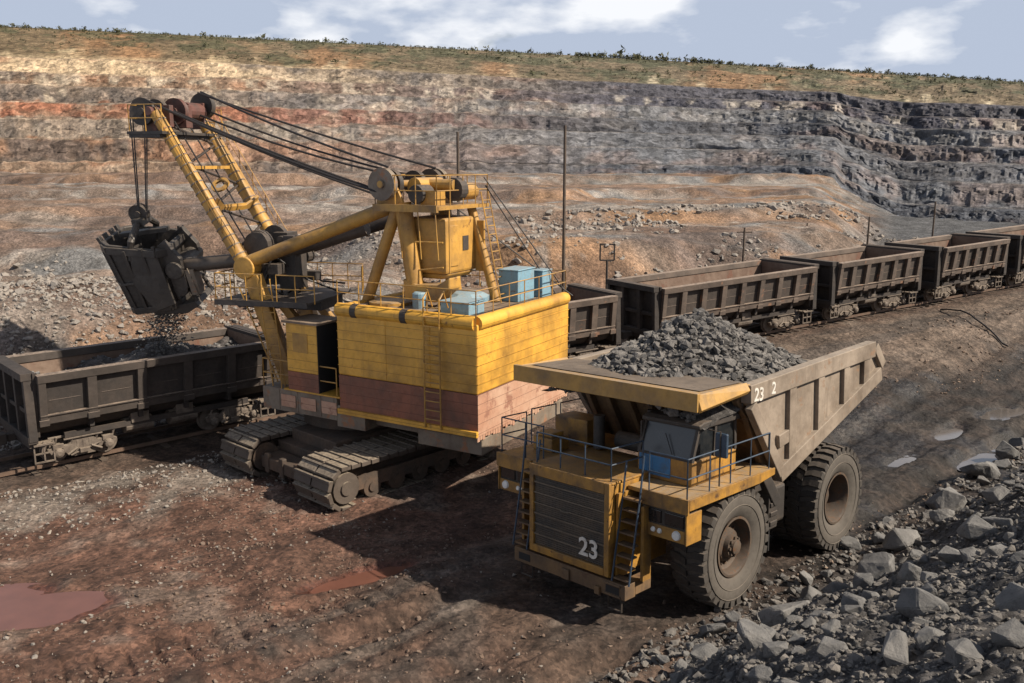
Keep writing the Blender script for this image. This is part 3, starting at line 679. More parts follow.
SLOPE = math.atan(.0385)
def wagon(t0, t1, panels, label, load=0, ext=0, at=None):
    ln = t1-t0; tm = (t0+t1)/2
    r = empty('dump_wagon', P3(tm, -.38, 0)); r.scale = (1, 1.22, 1); r.rotation_euler = (0, -SLOPE, math.atan2(.519, .855))
    if at: r.location = at[:3]; r.rotation_euler = (0, 0, at[3])
    tag(r, label, 'wagon', 'dump wagons of the ore train')
    h = ln/2; X = Matrix.Identity(4)      # local: x along track, -y towards camera, z above the rail
    ZT, ZB = 3.68, 1.85
    def side(sg):
        mb = MB(); yb, yt = sg*1.52, sg*1.72
        def bar(x0, x1, z0, z1, o, th):
            # slab lying in the leaning plane of the side
            def Y(z): return (yb+(yt-yb)*(z-ZB)/(ZT-ZB))+sg*o
            vs = []
            for z in (z0, z1):
                for x in (x0, x1):
                    vs += [(x, Y(z), z), (x, Y(z)-sg*th, z)]
            mb.add(vs, [(0,2,3,1),(4,5,7,6),(0,1,5,4),(2,6,7,3),(0,4,6,2),(1,3,7,5)])
        mb.build('panel_plate', 'wag_plate_dark' if load else 'wag_plate', r) if False else None
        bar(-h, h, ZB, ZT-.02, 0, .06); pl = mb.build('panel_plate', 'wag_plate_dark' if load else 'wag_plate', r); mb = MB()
        bar(-h-.02, h+.02, ZT-.30, ZT, .19, .33)               # top rail
        bar(-h-.01, h+.01, ZB-.06, ZB+.22, .15, .2)           # bottom rail
        pw = ln/panels
        for i in range(panels+1):
            x = -h+i*pw; w = .17 if 0 < i < panels else .26
            x0 = max(-h, x-w); x1 = min(h, x+w); bar(x0, x1, ZB+.1, ZT-.2, .17, .16)
            bar(x0-.04, x1+.04, ZB-.12, ZB+.12, .2, .1)
        bar(-h, h, ZB+.24, ZB+.30, .19, .16)
        for i in range(panels):                               # plate seams
            x = -h+(i+.5)*pw; bar(x-pw*.3, x+pw*.3, ZB+.78, ZB+.81, .012, .03)
        mb.build('side_panel', 'wag_soot_shade' if load else 'wag', r, bevel=.015)
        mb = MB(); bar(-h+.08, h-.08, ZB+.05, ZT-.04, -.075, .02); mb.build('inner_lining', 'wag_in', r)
    side(-1); side(1)
    for sg in (-1, 1):                                        # end walls
        mb = MB(); x = sg*h
        a, b = (x, x+sg*.12)
        mb.prism([(-1.50, 1.30), (1.50, 1.30), (1.72, ZT+.08), (-1.72, ZT+.08)], min(a, b), max(a, b), axis='x')
        mb.box(min(x+sg*.12, x+sg*.5), max(x+sg*.12, x+sg*.5), -1.66, 1.66, ZT-.18, ZT+.10)
        for y in (-1.55, -.55, .55, 1.55): mb.box(min(x+sg*.12, x+sg*.42), max(x+sg*.12, x+sg*.42), y-.09, y+.09, 1.2, ZT-.16)
        mb.box(min(x+sg*.12, x+sg*.34), max(x+sg*.12, x+sg*.34), -1.6, 1.6, 2.2, 2.36)
        mb.box(min(x+sg*.12, x+sg*.45), max(x+sg*.12, x+sg*.45), -1.62, 1.62, 1.12, 1.4)
        if ext and sg < 0: m2 = MB(); m2.box(x-ext, x-.5, -1.5, 1.6, 1.35, ZT-.05); m2.build('end_housing', 'black', r, bevel=.03); mb.box(x-ext-.1, x-.4, -1.55, 1.7, ZT-.05, ZT+.06)
        mb.build('end_wall', 'wag_plate_dark' if load else 'wag_dark', r, bevel=.015)  # loaded wagon: shade of the unlit end is put into the colour
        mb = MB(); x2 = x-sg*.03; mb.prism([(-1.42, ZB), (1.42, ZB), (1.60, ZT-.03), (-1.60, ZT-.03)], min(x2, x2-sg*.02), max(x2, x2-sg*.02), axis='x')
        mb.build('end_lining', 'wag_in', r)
    mb = MB(); mb.prism([(-1.55, ZB+.04), (1.55, ZB+.04), (1.2, ZB-.45), (.95, ZB-.6), (-.95, ZB-.6), (-1.2, ZB-.45)], -h+.05, h-.05, axis='x')
    for i in range(1, panels): x = -h+i*ln/panels; mb.box(x-.08, x+.08, -1.45, 1.45, ZB-.5, ZB-.02)
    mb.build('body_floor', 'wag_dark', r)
    mb = MB(); mb.box(-h-.35, h+.35, -.42, .42, .85, 1.3); mb.box(-h+.9, h-.9, -1.25, -1.15, 1.0, 1.22); mb.box(-h+.9, h-.9, 1.15, 1.25, 1.0, 1.22)
    for sg in (-1, 1): mb.box(sg*h-.15+sg*.25, sg*h+.15+sg*.25, -1.5, 1.5, .95, 1.15)
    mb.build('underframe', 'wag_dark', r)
    # tilting cylinders and air tank under the middle
    for k in range(2 if ln > 9 else 1):
        x = (-.9+1.8*k) if ln > 9 else 0
        mb = MB(); mb.lathe([(-.55, 0), (-.55, .3), (.55, .3), (.55, 0)], Matrix.Translation((x, -.95, .95)) @ Matrix.Rotation(PI/2, 4, 'Z'), 14); mb.box(x-.35, x+.35, -1.3, -.7, 1.1, 1.5)
        mb.build('tilt_cylinder', 'bogie', r, bevel=.02)
    for sg in (-1, 1):
        mb = MB(); cx = sg*(h-1.55 if ln > 7.5 else h-1.35)
        for ys in (-1, 1):
            y = ys*1.02
            mb.prism([(-1.25, .62), (-1.0, .74), (-.55, .70), (-.3, .9), (.3, .9), (.55, .70), (1.0, .74), (1.25, .62), (1.15, .42), (.7, .44), (.4, .22), (-.4, .22), (-.7, .44), (-1.15, .42)], min(y, y+ys*.16), max(y, y+ys*.16), Matrix.Translation((cx, 0, 0)))
            for q in (-.9, .9):
                mb.lathe([(0, 0), (0, .19), (ys*.16, .17), (ys*.2, .08), (ys*.2, 0)], Matrix.Translation((cx+q, y+ys*.14, .48)), 12)
                mb.box(cx+q-.2, cx+q+.2, min(y, y+ys*.2), max(y, y+ys*.2), .62, .8)
            for q in (-.22, 0, .22): mb.tube([(cx+q, y+ys*.09, .3), (cx+q, y+ys*.09, .82)], .085, 8)
            mb.beam((cx-.7, y+ys*.2, .95), (cx+.7, y+ys*.2, .95), .06, .06); mb.beam((cx-.5, y+ys*.22, .3), (cx+.6, y+ys*.22, .6), .05, .05)
        mb.box(cx-.3, cx+.3, -1.0, 1.0, .5, .9)
        for ys in (-1, 1):
            for q in (-.62, .62): mb.tube([(cx+q, ys*1.28, .36), (cx+q*.4, ys*1.24, .55)], .05, 6)
            mb.box(cx-.18, cx+.18, min(ys*1.1, ys*1.32), max(ys*1.1, ys*1.32), .34, .5); mb.box(cx-1.2, cx+1.2, min(ys*1.05, ys*1.12), max(ys*1.05, ys*1.12), 1.0, 1.08)
            for q in (-1.05, -.45, .45, 1.05): mb.beam((cx+q, ys*1.12, .6), (cx+q+.12, ys*1.2, 1.08), .07, .07)
        bo = mb.build('bogie', 'bogie', r, bevel=.012)
        for q in (-.9, .9):
            for ys in (-1, 1):
                w = MB(); w.lathe([(-.07, .12), (-.07, .38), (-.07, .475), (.05, .475), (.06, .52), (.085, .52), (.085, .36), (.03, .2), (.03, .12)], Matrix.Translation((cx+q, ys*.80, .478)) @ (Matrix.Rotation(PI, 4, 'Z') if ys > 0 else Matrix.Identity(4)), 22)
                w.build('wheel', 'bogie', bo, smooth=True)
            w = MB(); w.tube([(cx+q, -.9, .478), (cx+q, .9, .478)], .08, 8); w.build('axle', 'wag_dark', bo)
        mb = MB(); x = sg*(h+.35); mb.box(min(x, x+sg*.5), max(x, x+sg*.5), -.14, .14, .9, 1.18); mb.box(min(x+sg*.4, x+sg*.78), max(x+sg*.4, x+sg*.78), -.24, .2, .84, 1.24); mb.build('coupler', 'wag_dark', r, bevel=.02)
        mb = MB(); x = sg*(h-.12)
        for z in (.35, .68, 1.0): mb.beam((x-.38, -1.5, z), (x+.28, -1.5, z), .05, .05); 
        for q in (-.38, -.05, .28): mb.beam((x+q, -1.5, .33), (x+q, -1.5, 1.12), .05, .05)
        mb.box(x-.4, x+.3, -1.6, -1.2, 1.0, 1.06)
        mb.build('step', 'bogie', r)
    if load:
        nx, ny = 60, 18; xs = np.linspace(-h+.06, h-.06, nx); ys = np.linspace(-1.52, 1.52, ny); XX, YY = np.meshgrid(xs, ys, indexing='ij')
        ZZ = ZB+.15+load*(.75+.5*fbm(XX/1.5, YY/1.2, 3, 600)+.55*np.exp(-((XX-.6)/1.6)**2-(YY/1.2)**2))+.06*fbm(XX/.3, YY/.3, 2, 610)
        zc = np.zeros(XX.shape+(4,)); zc[..., :3] = (.09, .08, .075)
        o = arrays('ore_bed', np.stack([XX, YY, ZZ], -1).reshape(-1, 3), gridfaces(nx, ny), M['ground'], zc.reshape(-1, 4)); o.parent = r
        k = 520; px = rng.uniform(-h+.2, h-.2, k); py = rng.uniform(-1.45, 1.45, k)
        pz = ZB+.15+load*(.75+.5*fbm(px/1.5, py/1.2, 3, 600)+.55*np.exp(-((px-.6)/1.6)**2-(py/1.2)**2))
        o = scatter('ore_lumps', np.stack([px, py, pz], -1), .06+.25*rng.random(k)**3, 'rock'); o.parent = r; o['kind'] = 'stuff'
    return r
wagon(-21.1, -11.9, 5, 'wagon being loaded under the bucket at left, ore inside and dark end wall', 1.35, 0, (LC[0]+LU[0]*4.6, LC[1]+LU[1]*4.6, LZ, math.atan2(LU[1], LU[0])))
pm = PATH[27]; pn = PATH[28]; wagon(-9.6, -4.0, 4, 'wagon standing mostly hidden behind the excavator house, left of the pole', 0, 0, (pm[0], pm[1], pm[2], math.atan2(pn[1]-PATH[26][1], pn[0]-PATH[26][0])))
wagon(-1.5, 5.1, 5, 'wagon whose open end shows right of the excavator house, before the long wagon')
wagon(8.13, 19.6, 8, 'longest empty wagon right of the excavator, behind the loaded truck')
wagon(21.75, 29.5, 6, 'empty wagon second after the excavator, right of the longest wagon')
wagon(31.98, 39.1, 6, 'empty wagon with six narrow panels, second from the right edge')
wagon(41.3, 49., 6, 'last wagon cut off by the right edge of the picture')

# ------------------------------------------------------------------ poles
def pole(x, y, top, label, r=.09, arm=False, cat='pole'):
    z = float(height(np.array([x]), np.array([y]))[0])
    o = empty('utility_pole', (x, y, z-.2)); tag(o, label, cat)
    mb = MB(); mb.tube([(0,0,0), (0,0,(top-z)*.5), (0, 0, top-z+.2)], r, 8, r*.75); mb.build('post', 'wood', o)
    if arm:
        mb = MB(); mb.beam((-.5, 0, top-z-.1), (.5, 0, top-z-.1), .08, .08); mb.build('crossarm', 'wood', o)
    return o
pole(2.36, 40.2, 12.5, 'tall thin wooden pole behind the rear of the excavator house', .085)
pole(-2.9, 48.2, 12.5, 'tall thin pole behind the yellow stand of the excavator', .1)
pole(15.3, 58.2, 6.7, 'thin pole on the bank behind the right half of the longest wagon', .09, True)
pole(27.0, 67., 6.9, 'leaning thin pole on the bank above the gap before the second wagon', .09)
pole(25., 75., 5.9, 'short thin pole left of the leaning one on the far bank', .08)
pole(34.5, 72.5, 7.8, 'thin pole behind the wagon second from the right edge', .09)
pole(-3., 70., 8.2, 'short pole on the bank seen beside the excavator stand', .07) if False else None
x, y = 5.65, 52.2; z = float(height(np.array([x]), np.array([y]))[0])
o = tag(empty('signal_post', (x, y, z-.1)), 'dark signal post with a square open frame behind the longest wagon', 'signal post')
top = 6.05-z
mb = MB(); mb.tube([(0,0,0), (0,0,top-.75)], .07, 8); mb.build('post', 'wag_dark', o)
mb = MB(); mb.beam((-.42,0,top-.75), (.42,0,top-.75), .09, .09)
for q in (-.42, .42): mb.beam((q,0,top-.75), (q,0,top+.25), .09, .09)
mb.beam((-.42,0,top+.2), (-.1,0,top+.2), .09, .09); mb.beam((.1,0,top+.2), (.42,0,top+.2), .09, .09)
mb.build('open_frame', 'wag_dark', o)
# cable lying down the verge
mb = MB(); P = []
for q in np.linspace(0, 1, 14):
    t = 31-q*2.6; s_ = 2.4+q*6; p = RO+RU*t+RN*s_; P.append((p.x, p.y, float(height(np.array([p.x]), np.array([p.y]))[0])+.06+.5*math.sin(PI*q)*(1-q)))
mb.tube(P, .05, 6); tag(mb.build('power_cable', 'cable'), 'dark cable running down the bank from the railway at right', 'cable')

# ------------------------------------------------------------------ far shrubs along the rim
lv = []; lf = []; b = 0
def rim_pt(k, q):
    """row q (0..1) of the grassed top slope at azimuth k"""
    j = int(np.argmin(np.abs(kw-k))); i0 = 7*29+7*2; i = i0+int(q*34); i = min(i, len(DW)-1); return VW[i, j]
nsh = 5200
for i in range(nsh):
    k = rng.uniform(-.7, .75); q = 1-.9*rng.random()**2.2
    if q < .8 and fbm(np.array([k*400/14]), np.array([q*5.]), 3, 330)[0] < -.05: continue
    if rng.random() < .42: q = 1.0+.1*rng.random()
    p = rim_pt(k, q); h = rng.uniform(.22, .7)*(1. if q > .97 else .8)*(1+1.3*(rng.random() < .05))*(1.7 if .05 < k < .24 and q > .95 else 1)
    for _ in range(24):
        v = rng.normal(0, 1, 3); v /= np.linalg.norm(v)+1e-6; rr = rng.random()**.5
        c = p+np.array([v[0]*h*.75, v[1]*h*.75, h*.55+v[2]*h*.6])*1.*np.array([1, 1, 1]) if False else p+np.array([v[0]*h*.8*rr, v[1]*h*.8*rr, h*.55+v[2]*h*.55*rr])
        a = rng.normal(0, 1, (3, 3))*h*.22
        lv += [c+a[0], c+a[1], c+a[2]]; lf.append((b, b+1, b+2)); b += 3
o = arrays('rim_shrubs', np.array(lv), np.array(lf), M['leaf'], smooth=False); tag(o, 'dark green shrubs and small trees along the rim of the pit', 'shrubs', None, 'stuff')
# ------------------------------------------------------------------ haul truck (x forward, y left, z up)
TP, TR, TY = .042, .048, 3.916
tk = tag(empty('haul_truck', (3.128, 21.796, 0)), 'dusty yellow haul truck numbered 23 carrying a heap of dark rock', 'dump truck')
tk.rotation_euler = (TR, -TP, TY)
T4 = Matrix.Translation((3.128, 21.796, 0)) @ (Matrix.Rotation(TY, 4, 'Z') @ Matrix.Rotation(-TP, 4, 'Y') @ Matrix.Rotation(TR, 4, 'X'))
tk.rotation_euler = T4.to_euler()
# wheels
def tyre_mb(cx, cy, sg, w=.92, Ro=1.53):
    h = w/2
    prof = [(-h*.72,.74),(-h*.86,.82),(-h*1.02,1.02),(-h*1.04,1.2),(-h*.98,1.36),(-h*.86,1.44),(-h*.3,1.47),(h*.3,1.47),(h*.86,1.44),(h*.98,1.36),(h*1.04,1.2),(h*1.02,1.02),(h*.86,.82),(h*.72,.74)]
    X = Matrix.Translation((cx, cy, Ro-.02))
    a = MB(); a.lathe(prof, X, 72)
    for r_ in (1.06, 1.30):                       # moulded rings on the outer wall
        a.lathe([(sg*h*1.03, r_-.012), (sg*(h*1.03+.014), r_), (sg*h*1.03, r_+.012)], X, 72)
    t = MB(); n = 32
    for i in range(n):
        for s2 in (-1, 1):
            Y = X @ Matrix.Rotation(2*PI*(i+(.5 if s2 > 0 else 0))/n, 4, 'Y')
            # shoulder block running over the edge onto the side wall, then bending towards the middle of the tread
            y0, y1, y2 = s2*h*1.01, s2*h*.45, s2*h*.02
            def blk(ya, yb, xa, xb, wd, z0, z1a, z1b, z0a=None):
                vs = []
                for (yy, xx, zt) in ((ya, xa, z1a), (yb, xb, z1b)):
                    for q in (-wd, wd): vs += [(xx+q, yy, z0 if yy != ya or z0a is None else z0a), (xx+q*.86, yy, zt)]
                t.add(vs, [(0,1,3,2), (4,6,7,5), (0,4,5,1), (2,3,7,6), (1,5,7,3), (0,2,6,4)], Y)
            blk(y0, y1, 0, .0, .098, 1.42, 1.49, 1.53, 1.28)
            blk(y1, y2, .0, .07, .088, 1.42, 1.53, 1.535)
    return a, t
def wheel(cx, cy, sg, rear):
    w = tag(empty('wheel', (0,0,0)), None); w.parent = tk
    cys = [cy] if not rear else [cy, cy-sg*1.0]
    root = None
    for yy in cys:
        a, t = tyre_mb(cx, yy, sg)
        o = a.build('tyre', 'tyre', w, smooth=True); o2 = t.build('tread', 'tyre_tread', w)
    X = Matrix.Translation((cx, cy, 1.51)); s = sg
    mb = MB()
    if not rear:
        mb.lathe([(-s*.3,.70),(s*.34,.72),(s*.40,.76),(s*.40,.70),(s*.33,.66),(s*.16,.62),(s*.10,.5),(s*.10,.44),(s*.22,.40),(s*.24,.30),(s*.36,.27),(s*.38,.0)], X, 40)
    else:
        mb.lathe([(-s*.3,.70),(s*.34,.72),(s*.40,.76),(s*.40,.70),(s*.33,.66),(-s*.05,.60),(-s*.22,.56),(-s*.22,.45),(-s*.05,.43),(-s*.02,.30),(s*.02,.0)], X, 40)
    mb.build('rim', 'rim', w, smooth=True)
    mb = MB()
    for i in range(16):
        a = 2*PI*i/16; r = .47 if not rear else .51; y = s*.10 if not rear else -s*.22
        mb.lathe([(y, 0), (y, .035), (y+s*.05, .035), (y+s*.05, 0)], X @ Matrix.Translation((r*math.cos(a), 0, r*math.sin(a))), 6)
    mb.build('wheel_nut', 'rim', w)
    if not rear:
        mb = MB(); mb.lathe([(s*.36,.2),(s*.45,.18),(s*.47,.1),(s*.47,0)], X, 18)
        for i in range(8): a = 2*PI*i/8; mb.lathe([(s*.36,.04),(s*.41,.04),(s*.41,0)], X @ Matrix.Translation((.22*math.cos(a), 0, .22*math.sin(a))), 6)
        mb.build('hub', 'rim', w, smooth=True)
    return w
wheel(-.48, 2.48, 1, False); wheel(-.48, -2.48, -1, False); wheel(-5.9, 2.5, 1, True); wheel(-5.9, -2.5, -1, True)
# chassis
mb = MB()
for y in (-.75, .75): mb.box(-7.4, 2.1, y-.18, y+.18, 1.3, 2.0); 
for x in (-6.4, -3.6, -1.2, 1.2): mb.box(x-.2, x+.2, -.8, .8, 1.35, 1.9)
mb.tube([(-.48, -2.2, 1.5), (-.48, 2.2, 1.5)], .25, 12); mb.tube([(-5.9, -2.0, 1.5), (-5.9, 2.0, 1.5)], .62, 16)
for y in (-1.7, 1.7): mb.tube([(-.1, y, 1.5), (-.25, y*.85, 3.1)], .23, 12)
mb.build('chassis', 'dark_steel', tk)
for y in (-1.15, 1.15):
    mb = MB(); mb.tube([(-3.1, y, 1.7), (-3.7, y, 3.3)], .2, 12); mb.tube([(-3.7, y, 3.3), (-3.95, y, 4.0)], .13, 10); mb.build('hoist_cylinder', 'dark_steel', tk, smooth=True)
mb = MB(); mb.box(-3.9, -2.6, 1.45, 2.35, 1.25, 2.3); mb.build('fuel_tank', 'dark_steel', tk, bevel=.08)
mb = MB(); mb.box(-1.95, -1.55, 2.0, 2.75, 2.6, 3.25); mb.beam((-1.8, 2.65, 3.2), (-2.45, 2.75, 2.2), .38, .3); mb.box(-2.55, -2.1, 2.3, 2.85, 1.5, 2.5)
for z in (1.6, 1.85, 2.1, 2.3): mb.box(-2.5, -2.15, 2.85, 2.89, z, z+.12)
mb.build('fender_strut', 'dark_steel', tk, bevel=.02)
mb = MB(); mb.box(-2.28, -2.22, 1.9, 2.8, .9, 2.7); mb.build('mud_flap', 'black', tk)
# dump body
YB = 2.98
out = [(-.75,5.50),(-.82,5.05),(-1.41,4.70),(-2.5,2.72),(-8.25,4.62),(-8.62,5.12),(-7.78,5.88)]
mb = MB()
for sg in (-1, 1):
    a, b = sorted((sg*2.72, sg*2.84)); mb.prism(out, a, b)
    def strip(p, q, w, o=0., th=.14, up=(0,1,0)):
        p = Vector((p[0], sg*(YB-th/2+o), p[1])); q = Vector((q[0], sg*(YB-th/2+o), q[1])); mb.beam(p, q, th, w)
    strip((-.80,5.27), (-7.80,5.66), .46, .012, .30); strip((-2.45,2.92), (-8.35,4.86), .42, 0, .22)
    strip((-.98,4.98), (-2.55,2.95), .30, -.004, .2)
    strip((-7.9,5.72), (-8.5,5.10), .3, -.008, .22)
    for xb, xt in ((-3.05,-2.95), (-4.6,-4.5), (-6.1,-6.02), (-7.35,-7.3)):
        zb = 2.9+(-2.45-xb)*.329; strip((xb, zb), (xt, 5.3+(-.8-xt)*.056), .36, -.02, .24)
    strip((-2.35, 3.82), (-3.0, 3.92), .34, -.03, .18)
mb.add([(-2.5,-2.78,2.72),(-2.5,2.78,2.72),(-8.5,2.78,4.80),(-8.5,-2.78,4.80),(-2.5,-2.78,2.95),(-2.5,2.78,2.95),(-8.45,2.78,5.02),(-8.45,-2.78,5.02)], [(0,3,2,1),(4,5,6,7),(0,1,5,4),(1,2,6,5),(2,3,7,6),(3,0,4,7)])
for x in (-3.2, -4.4, -5.6, -6.8): z = 2.72+(-2.5-x)*.345; mb.box(x-.15, x+.15, -2.74, 2.74, z-.25, z+.02)
body = mb.build('dump_body', 'body_steel', tk, bevel=.02)
mb = MB(); fw = [(-.70,5.40),(-1.36,4.66),(-2.46,2.80),(-2.60,2.86),(-1.50,4.74),(-.95,5.44)]
mb.prism(fw, -2.72, 2.72)
for y in np.linspace(-2.6, 2.6, 8): mb.beam((-.75, y, 5.15), (-1.28, y, 4.62), .16, .22); mb.beam((-1.26, y, 4.66), (-2.36, y, 2.8), .16, .22)
mb.box(-1.42, -1.2, -2.7, 2.7, 4.52, 4.72)
mb.build('front_wall', 'bumper', body, bevel=.015)
mb = MB()
mb.add([(1.38,-2.9,5.50),(1.38,2.9,5.50),(-.9,2.9,5.46),(-.9,-2.9,5.46),(1.38,-2.9,5.56),(1.38,2.9,5.56),(-.9,2.9,5.52),(-.9,-2.9,5.52)], [(0,3,2,1),(4,5,6,7),(0,1,5,4),(1,2,6,5),(2,3,7,6),(3,0,4,7)])
mb.box(1.30, 1.42, -2.94, 2.94, 5.17, 5.60)
for sg in (-1, 1):   # side lips, sloping outwards and back
    y0, y1 = sg*2.90, sg*3.02
    mb.add([(1.37,y0,5.57),(-.72,y0,5.58),(-.72,y1,5.40),(1.35,y1,5.22),(1.37,y0-sg*.06,5.50),(-.72,y0-sg*.06,5.50),(-.72,y1-sg*.08,5.30),(1.35,y1-sg*.08,5.14)], [(0,1,2,3),(4,7,6,5),(0,4,5,1),(1,5,6,2),(2,6,7,3),(3,7,4,0)])
for y in np.linspace(-2.5, 2.5, 6): mb.box(-.8, 1.28, y-.06, y+.06, 5.30, 5.495)
mb.build('canopy', 'canopy_yellow', body, bevel=.012)
mb = MB(); mb.add([(.95,-2.7,5.575),(.95,2.7,5.575),(-.85,2.7,5.545),(-.85,-2.7,5.545)], [(0,1,2,3)]); mb.build('canopy_plate', 'canopy_plate', body)
def side_text(s, size, x, z):   # reading from front to back on the left side
    X = Matrix(((-1,0,0,x),(0,0,1,YB+.003+.012),(0,1,0,z),(0,0,0,1))) @ Matrix.Rotation(-.056+.0, 4, 'Z') @ Matrix.Identity(4)
    return text_mesh('number_marking', s, size, X, 'white', body, .008)
side_text('23', .46, -.92, 5.10); side_text('2', .42, -1.75, 5.17)
# load
nx, ny = 90, 56; xs = np.linspace(-7.9, .7, nx); ys = np.linspace(-2.68, 2.68, ny); XX, YY = np.meshgrid(xs, ys, indexing='ij')
def heap(x, y):
    r = np.sqrt(((x+3.15)/4.45)**2+((y+.15)/2.95)**2); return 5.02+1.8*np.where(r < 1, (1-r)**.95, -(r-1)*.9)+.16*fbm(x/.7, y/.7, 3, 700)
ZZ = heap(XX, YY); zc = np.zeros(XX.shape+(4,)); zc[..., :3] = (.06, .055, .052)
ld = tag(empty('ore_load', T4 @ Vector((-3.7, 0, 5))), 'heap of dark broken rock piled in the truck body', 'rock heap'); ld.rotation_euler = T4.to_euler()
off = np.array([-3.7, 0, 5])
o = arrays('heap_core', np.stack([XX, YY, ZZ], -1).reshape(-1, 3)-off, gridfaces(nx, ny), M['ground'], zc.reshape(-1, 4)); o.parent = ld
k = 6500; px = rng.uniform(-7.7, .75, k); py = rng.uniform(-2.62, 2.62, k); sz = 0.05+.38*rng.random(k)**3.6+.06*rng.random(k)
pz = heap(px, py); kp = (pz > 4.55) & ~((px > -.85) & (np.abs(py) > 2.25))
px, py, pz, sz = px[kp], py[kp], pz[kp], sz[kp]
o = scatter('ore_lumps', np.stack([px, py, pz], -1)-off, sz, 'rock_dark', .12); o.parent = ld; o['kind'] = 'stuff'
# front
mb = MB(); mb.box(.2, 2.44, -1.22, 1.33, 1.1, 3.36); mb.box(-.6, .2, -1.5, 1.0, 1.9, 3.2); mb.build('hood', 'truck_yellow', tk, bevel=.03)
mb = MB(); x0, x1 = 2.44, 2.54
mb.box(x0, x1, -1.24, -1.10, 1.15, 3.42); mb.box(x0, x1, 1.20, 1.35, 1.15, 3.42); mb.box(x0, x1+.004, -1.10, 1.20, 3.14, 3.42); mb.box(x0, x1+.004, -1.10, 1.20, 1.15, 1.34)
mb.box(.9, 2.44, -1.26, 1.36, 3.362, 3.42)
mb.build('grille_frame', 'truck_yellow', tk, bevel=.015)
mb = MB(); mb.box(2.44, 2.475, -1.09, 1.19, 1.35, 3.13)
for i in range(34): z = 1.38+i*.052; mb.box(2.475, 2.49, -1.08, 1.18, z, z+.022)
gr = mb.build('radiator_grille', 'grille', tk)
mb = MB()
for i in range(6): z = 1.62+i*.27; mb.beam((2.50, -1.09, z), (2.50, 1.19, z), .03, .035)
mb.build('grille_bar', 'grille_bar', gr)
X = Matrix(((0,0,1,2.53),(1,0,0,.42),(0,1,0,1.50),(0,0,0,1)))
text_mesh('number_marking', '23', .62, X, 'white', gr, .012)
mb = MB(); mb.tube([(2.52,-.18,2.42),(2.55,-.05,2.42),(2.52,.08,2.42)], .02, 6); mb.build('latch', 'grille_bar', gr)
mb = MB(); mb.box(2.1, 2.5, -1.82, 1.82, .70, 1.07); mb.box(1.5, 2.1, 1.5, 1.82, .74, 1.05); mb.box(1.5, 2.1, -1.82, -1.5, .74, 1.05); mb.box(2.5, 2.56, -.12, .12, .72, .98); mb.box(2.5, 2.58, .95, 1.10, .66, .86)
mb.box(2.5, 2.53, 1.2, 1.7, .72, .78); mb.box(2.5, 2.53, 1.2, 1.7, .98, 1.04)
bp = mb.build('bumper', 'bumper', tk, bevel=.02)
for q in (1.25, -1.65): mb = MB(); mb.box(2.5, 2.51, q, q+.4, .79, .97); mb.build('bumper_recess', 'black', bp)
for y in (1.45, -1.45):
    mb = MB(); mb.tube([(2.4,y-.2,.72),(2.4,y-.2,.36),(2.4,y+.2,.36),(2.4,y+.2,.72)], .025, 6); mb.build('step', 'dark_steel', bp)
# decks and what stands on them
mb = MB(); mb.box(-1.85, 1.86, 1.37, 3.06, 3.16, 3.26); dk = mb.build('deck', 'canopy_yellow', tk, bevel=.01)
mb = MB(); mb.box(1.86, 1.92, 1.75, 3.10, 2.93, 3.28); mb.box(-1.2, 1.86, 3.06, 3.11, 3.02, 3.275); mb.add([(-1.2,3.06,3.02),(-1.9,3.06,3.10),(-1.9,3.06,3.27),(-1.2,3.06,3.27),(-1.2,3.1,3.02),(-1.9,3.1,3.10),(-1.9,3.1,3.27),(-1.2,3.1,3.27)], [(0,1,2,3),(4,7,6,5),(0,4,5,1),(1,5,6,2),(2,6,7,3),(3,7,4,0)]); mb.build('fascia', 'truck_yellow', dk, bevel=.008)
mb = MB(); mb.box(-1.85, 1.9, -3.02, -1.25, 3.14, 3.24); dk2 = mb.build('deck', 'truck_yellow', tk, bevel=.01)
mb = MB(); mb.box(1.90, 1.97, -3.05, -1.75, 2.88, 3.26); mb.build('fascia', 'truck_yellow', dk2, bevel=.008)
for sg in (1, -1):
    hb = MB(); a, b = sorted((sg*1.78, sg*3.02)); hb.box(1.35, 1.84, a, b, 2.22, 2.90); h1 = hb.build('headlight_box', 'dark_steel', tk, bevel=.02)
    hb = MB(); hb.box(1.84, 1.88, a+.02, b-.02, 2.22, 2.52); hb.box(1.3, 1.9, sorted((sg*3.02, sg*3.06))[0], sorted((sg*3.02, sg*3.06))[1], 2.2, 2.92); hb.build('lamp_panel', 'truck_yellow', h1, bevel=.01)
    for y in (2.08, 2.70):
        hb = MB(); hb.box(1.84, 1.875, sg*y-.26, sg*y+.26, 2.56, 2.86); hb.build('headlight', 'lamp_dark', h1, bevel=.02)
    hb = MB(); hb.lathe([(0,.0),(0,.12),(.05,.10),(.06,.0)], Matrix.Translation((1.875, sg*2.78, 2.38)) @ Matrix.Rotation(-PI/2, 4, 'Z'), 20); hb.build('headlight', 'lamp', h1, smooth=True)
    for q in (-.09, .09):
        hb = MB(); hb.lathe([(0,.0),(0,.065),(.03,.05),(.035,0)], Matrix.Translation((1.88, sg*2.22+q, 2.38)) @ Matrix.Rotation(-PI/2, 4, 'Z'), 12); hb.build('marker_lamp', 'lamp', h1, smooth=True)
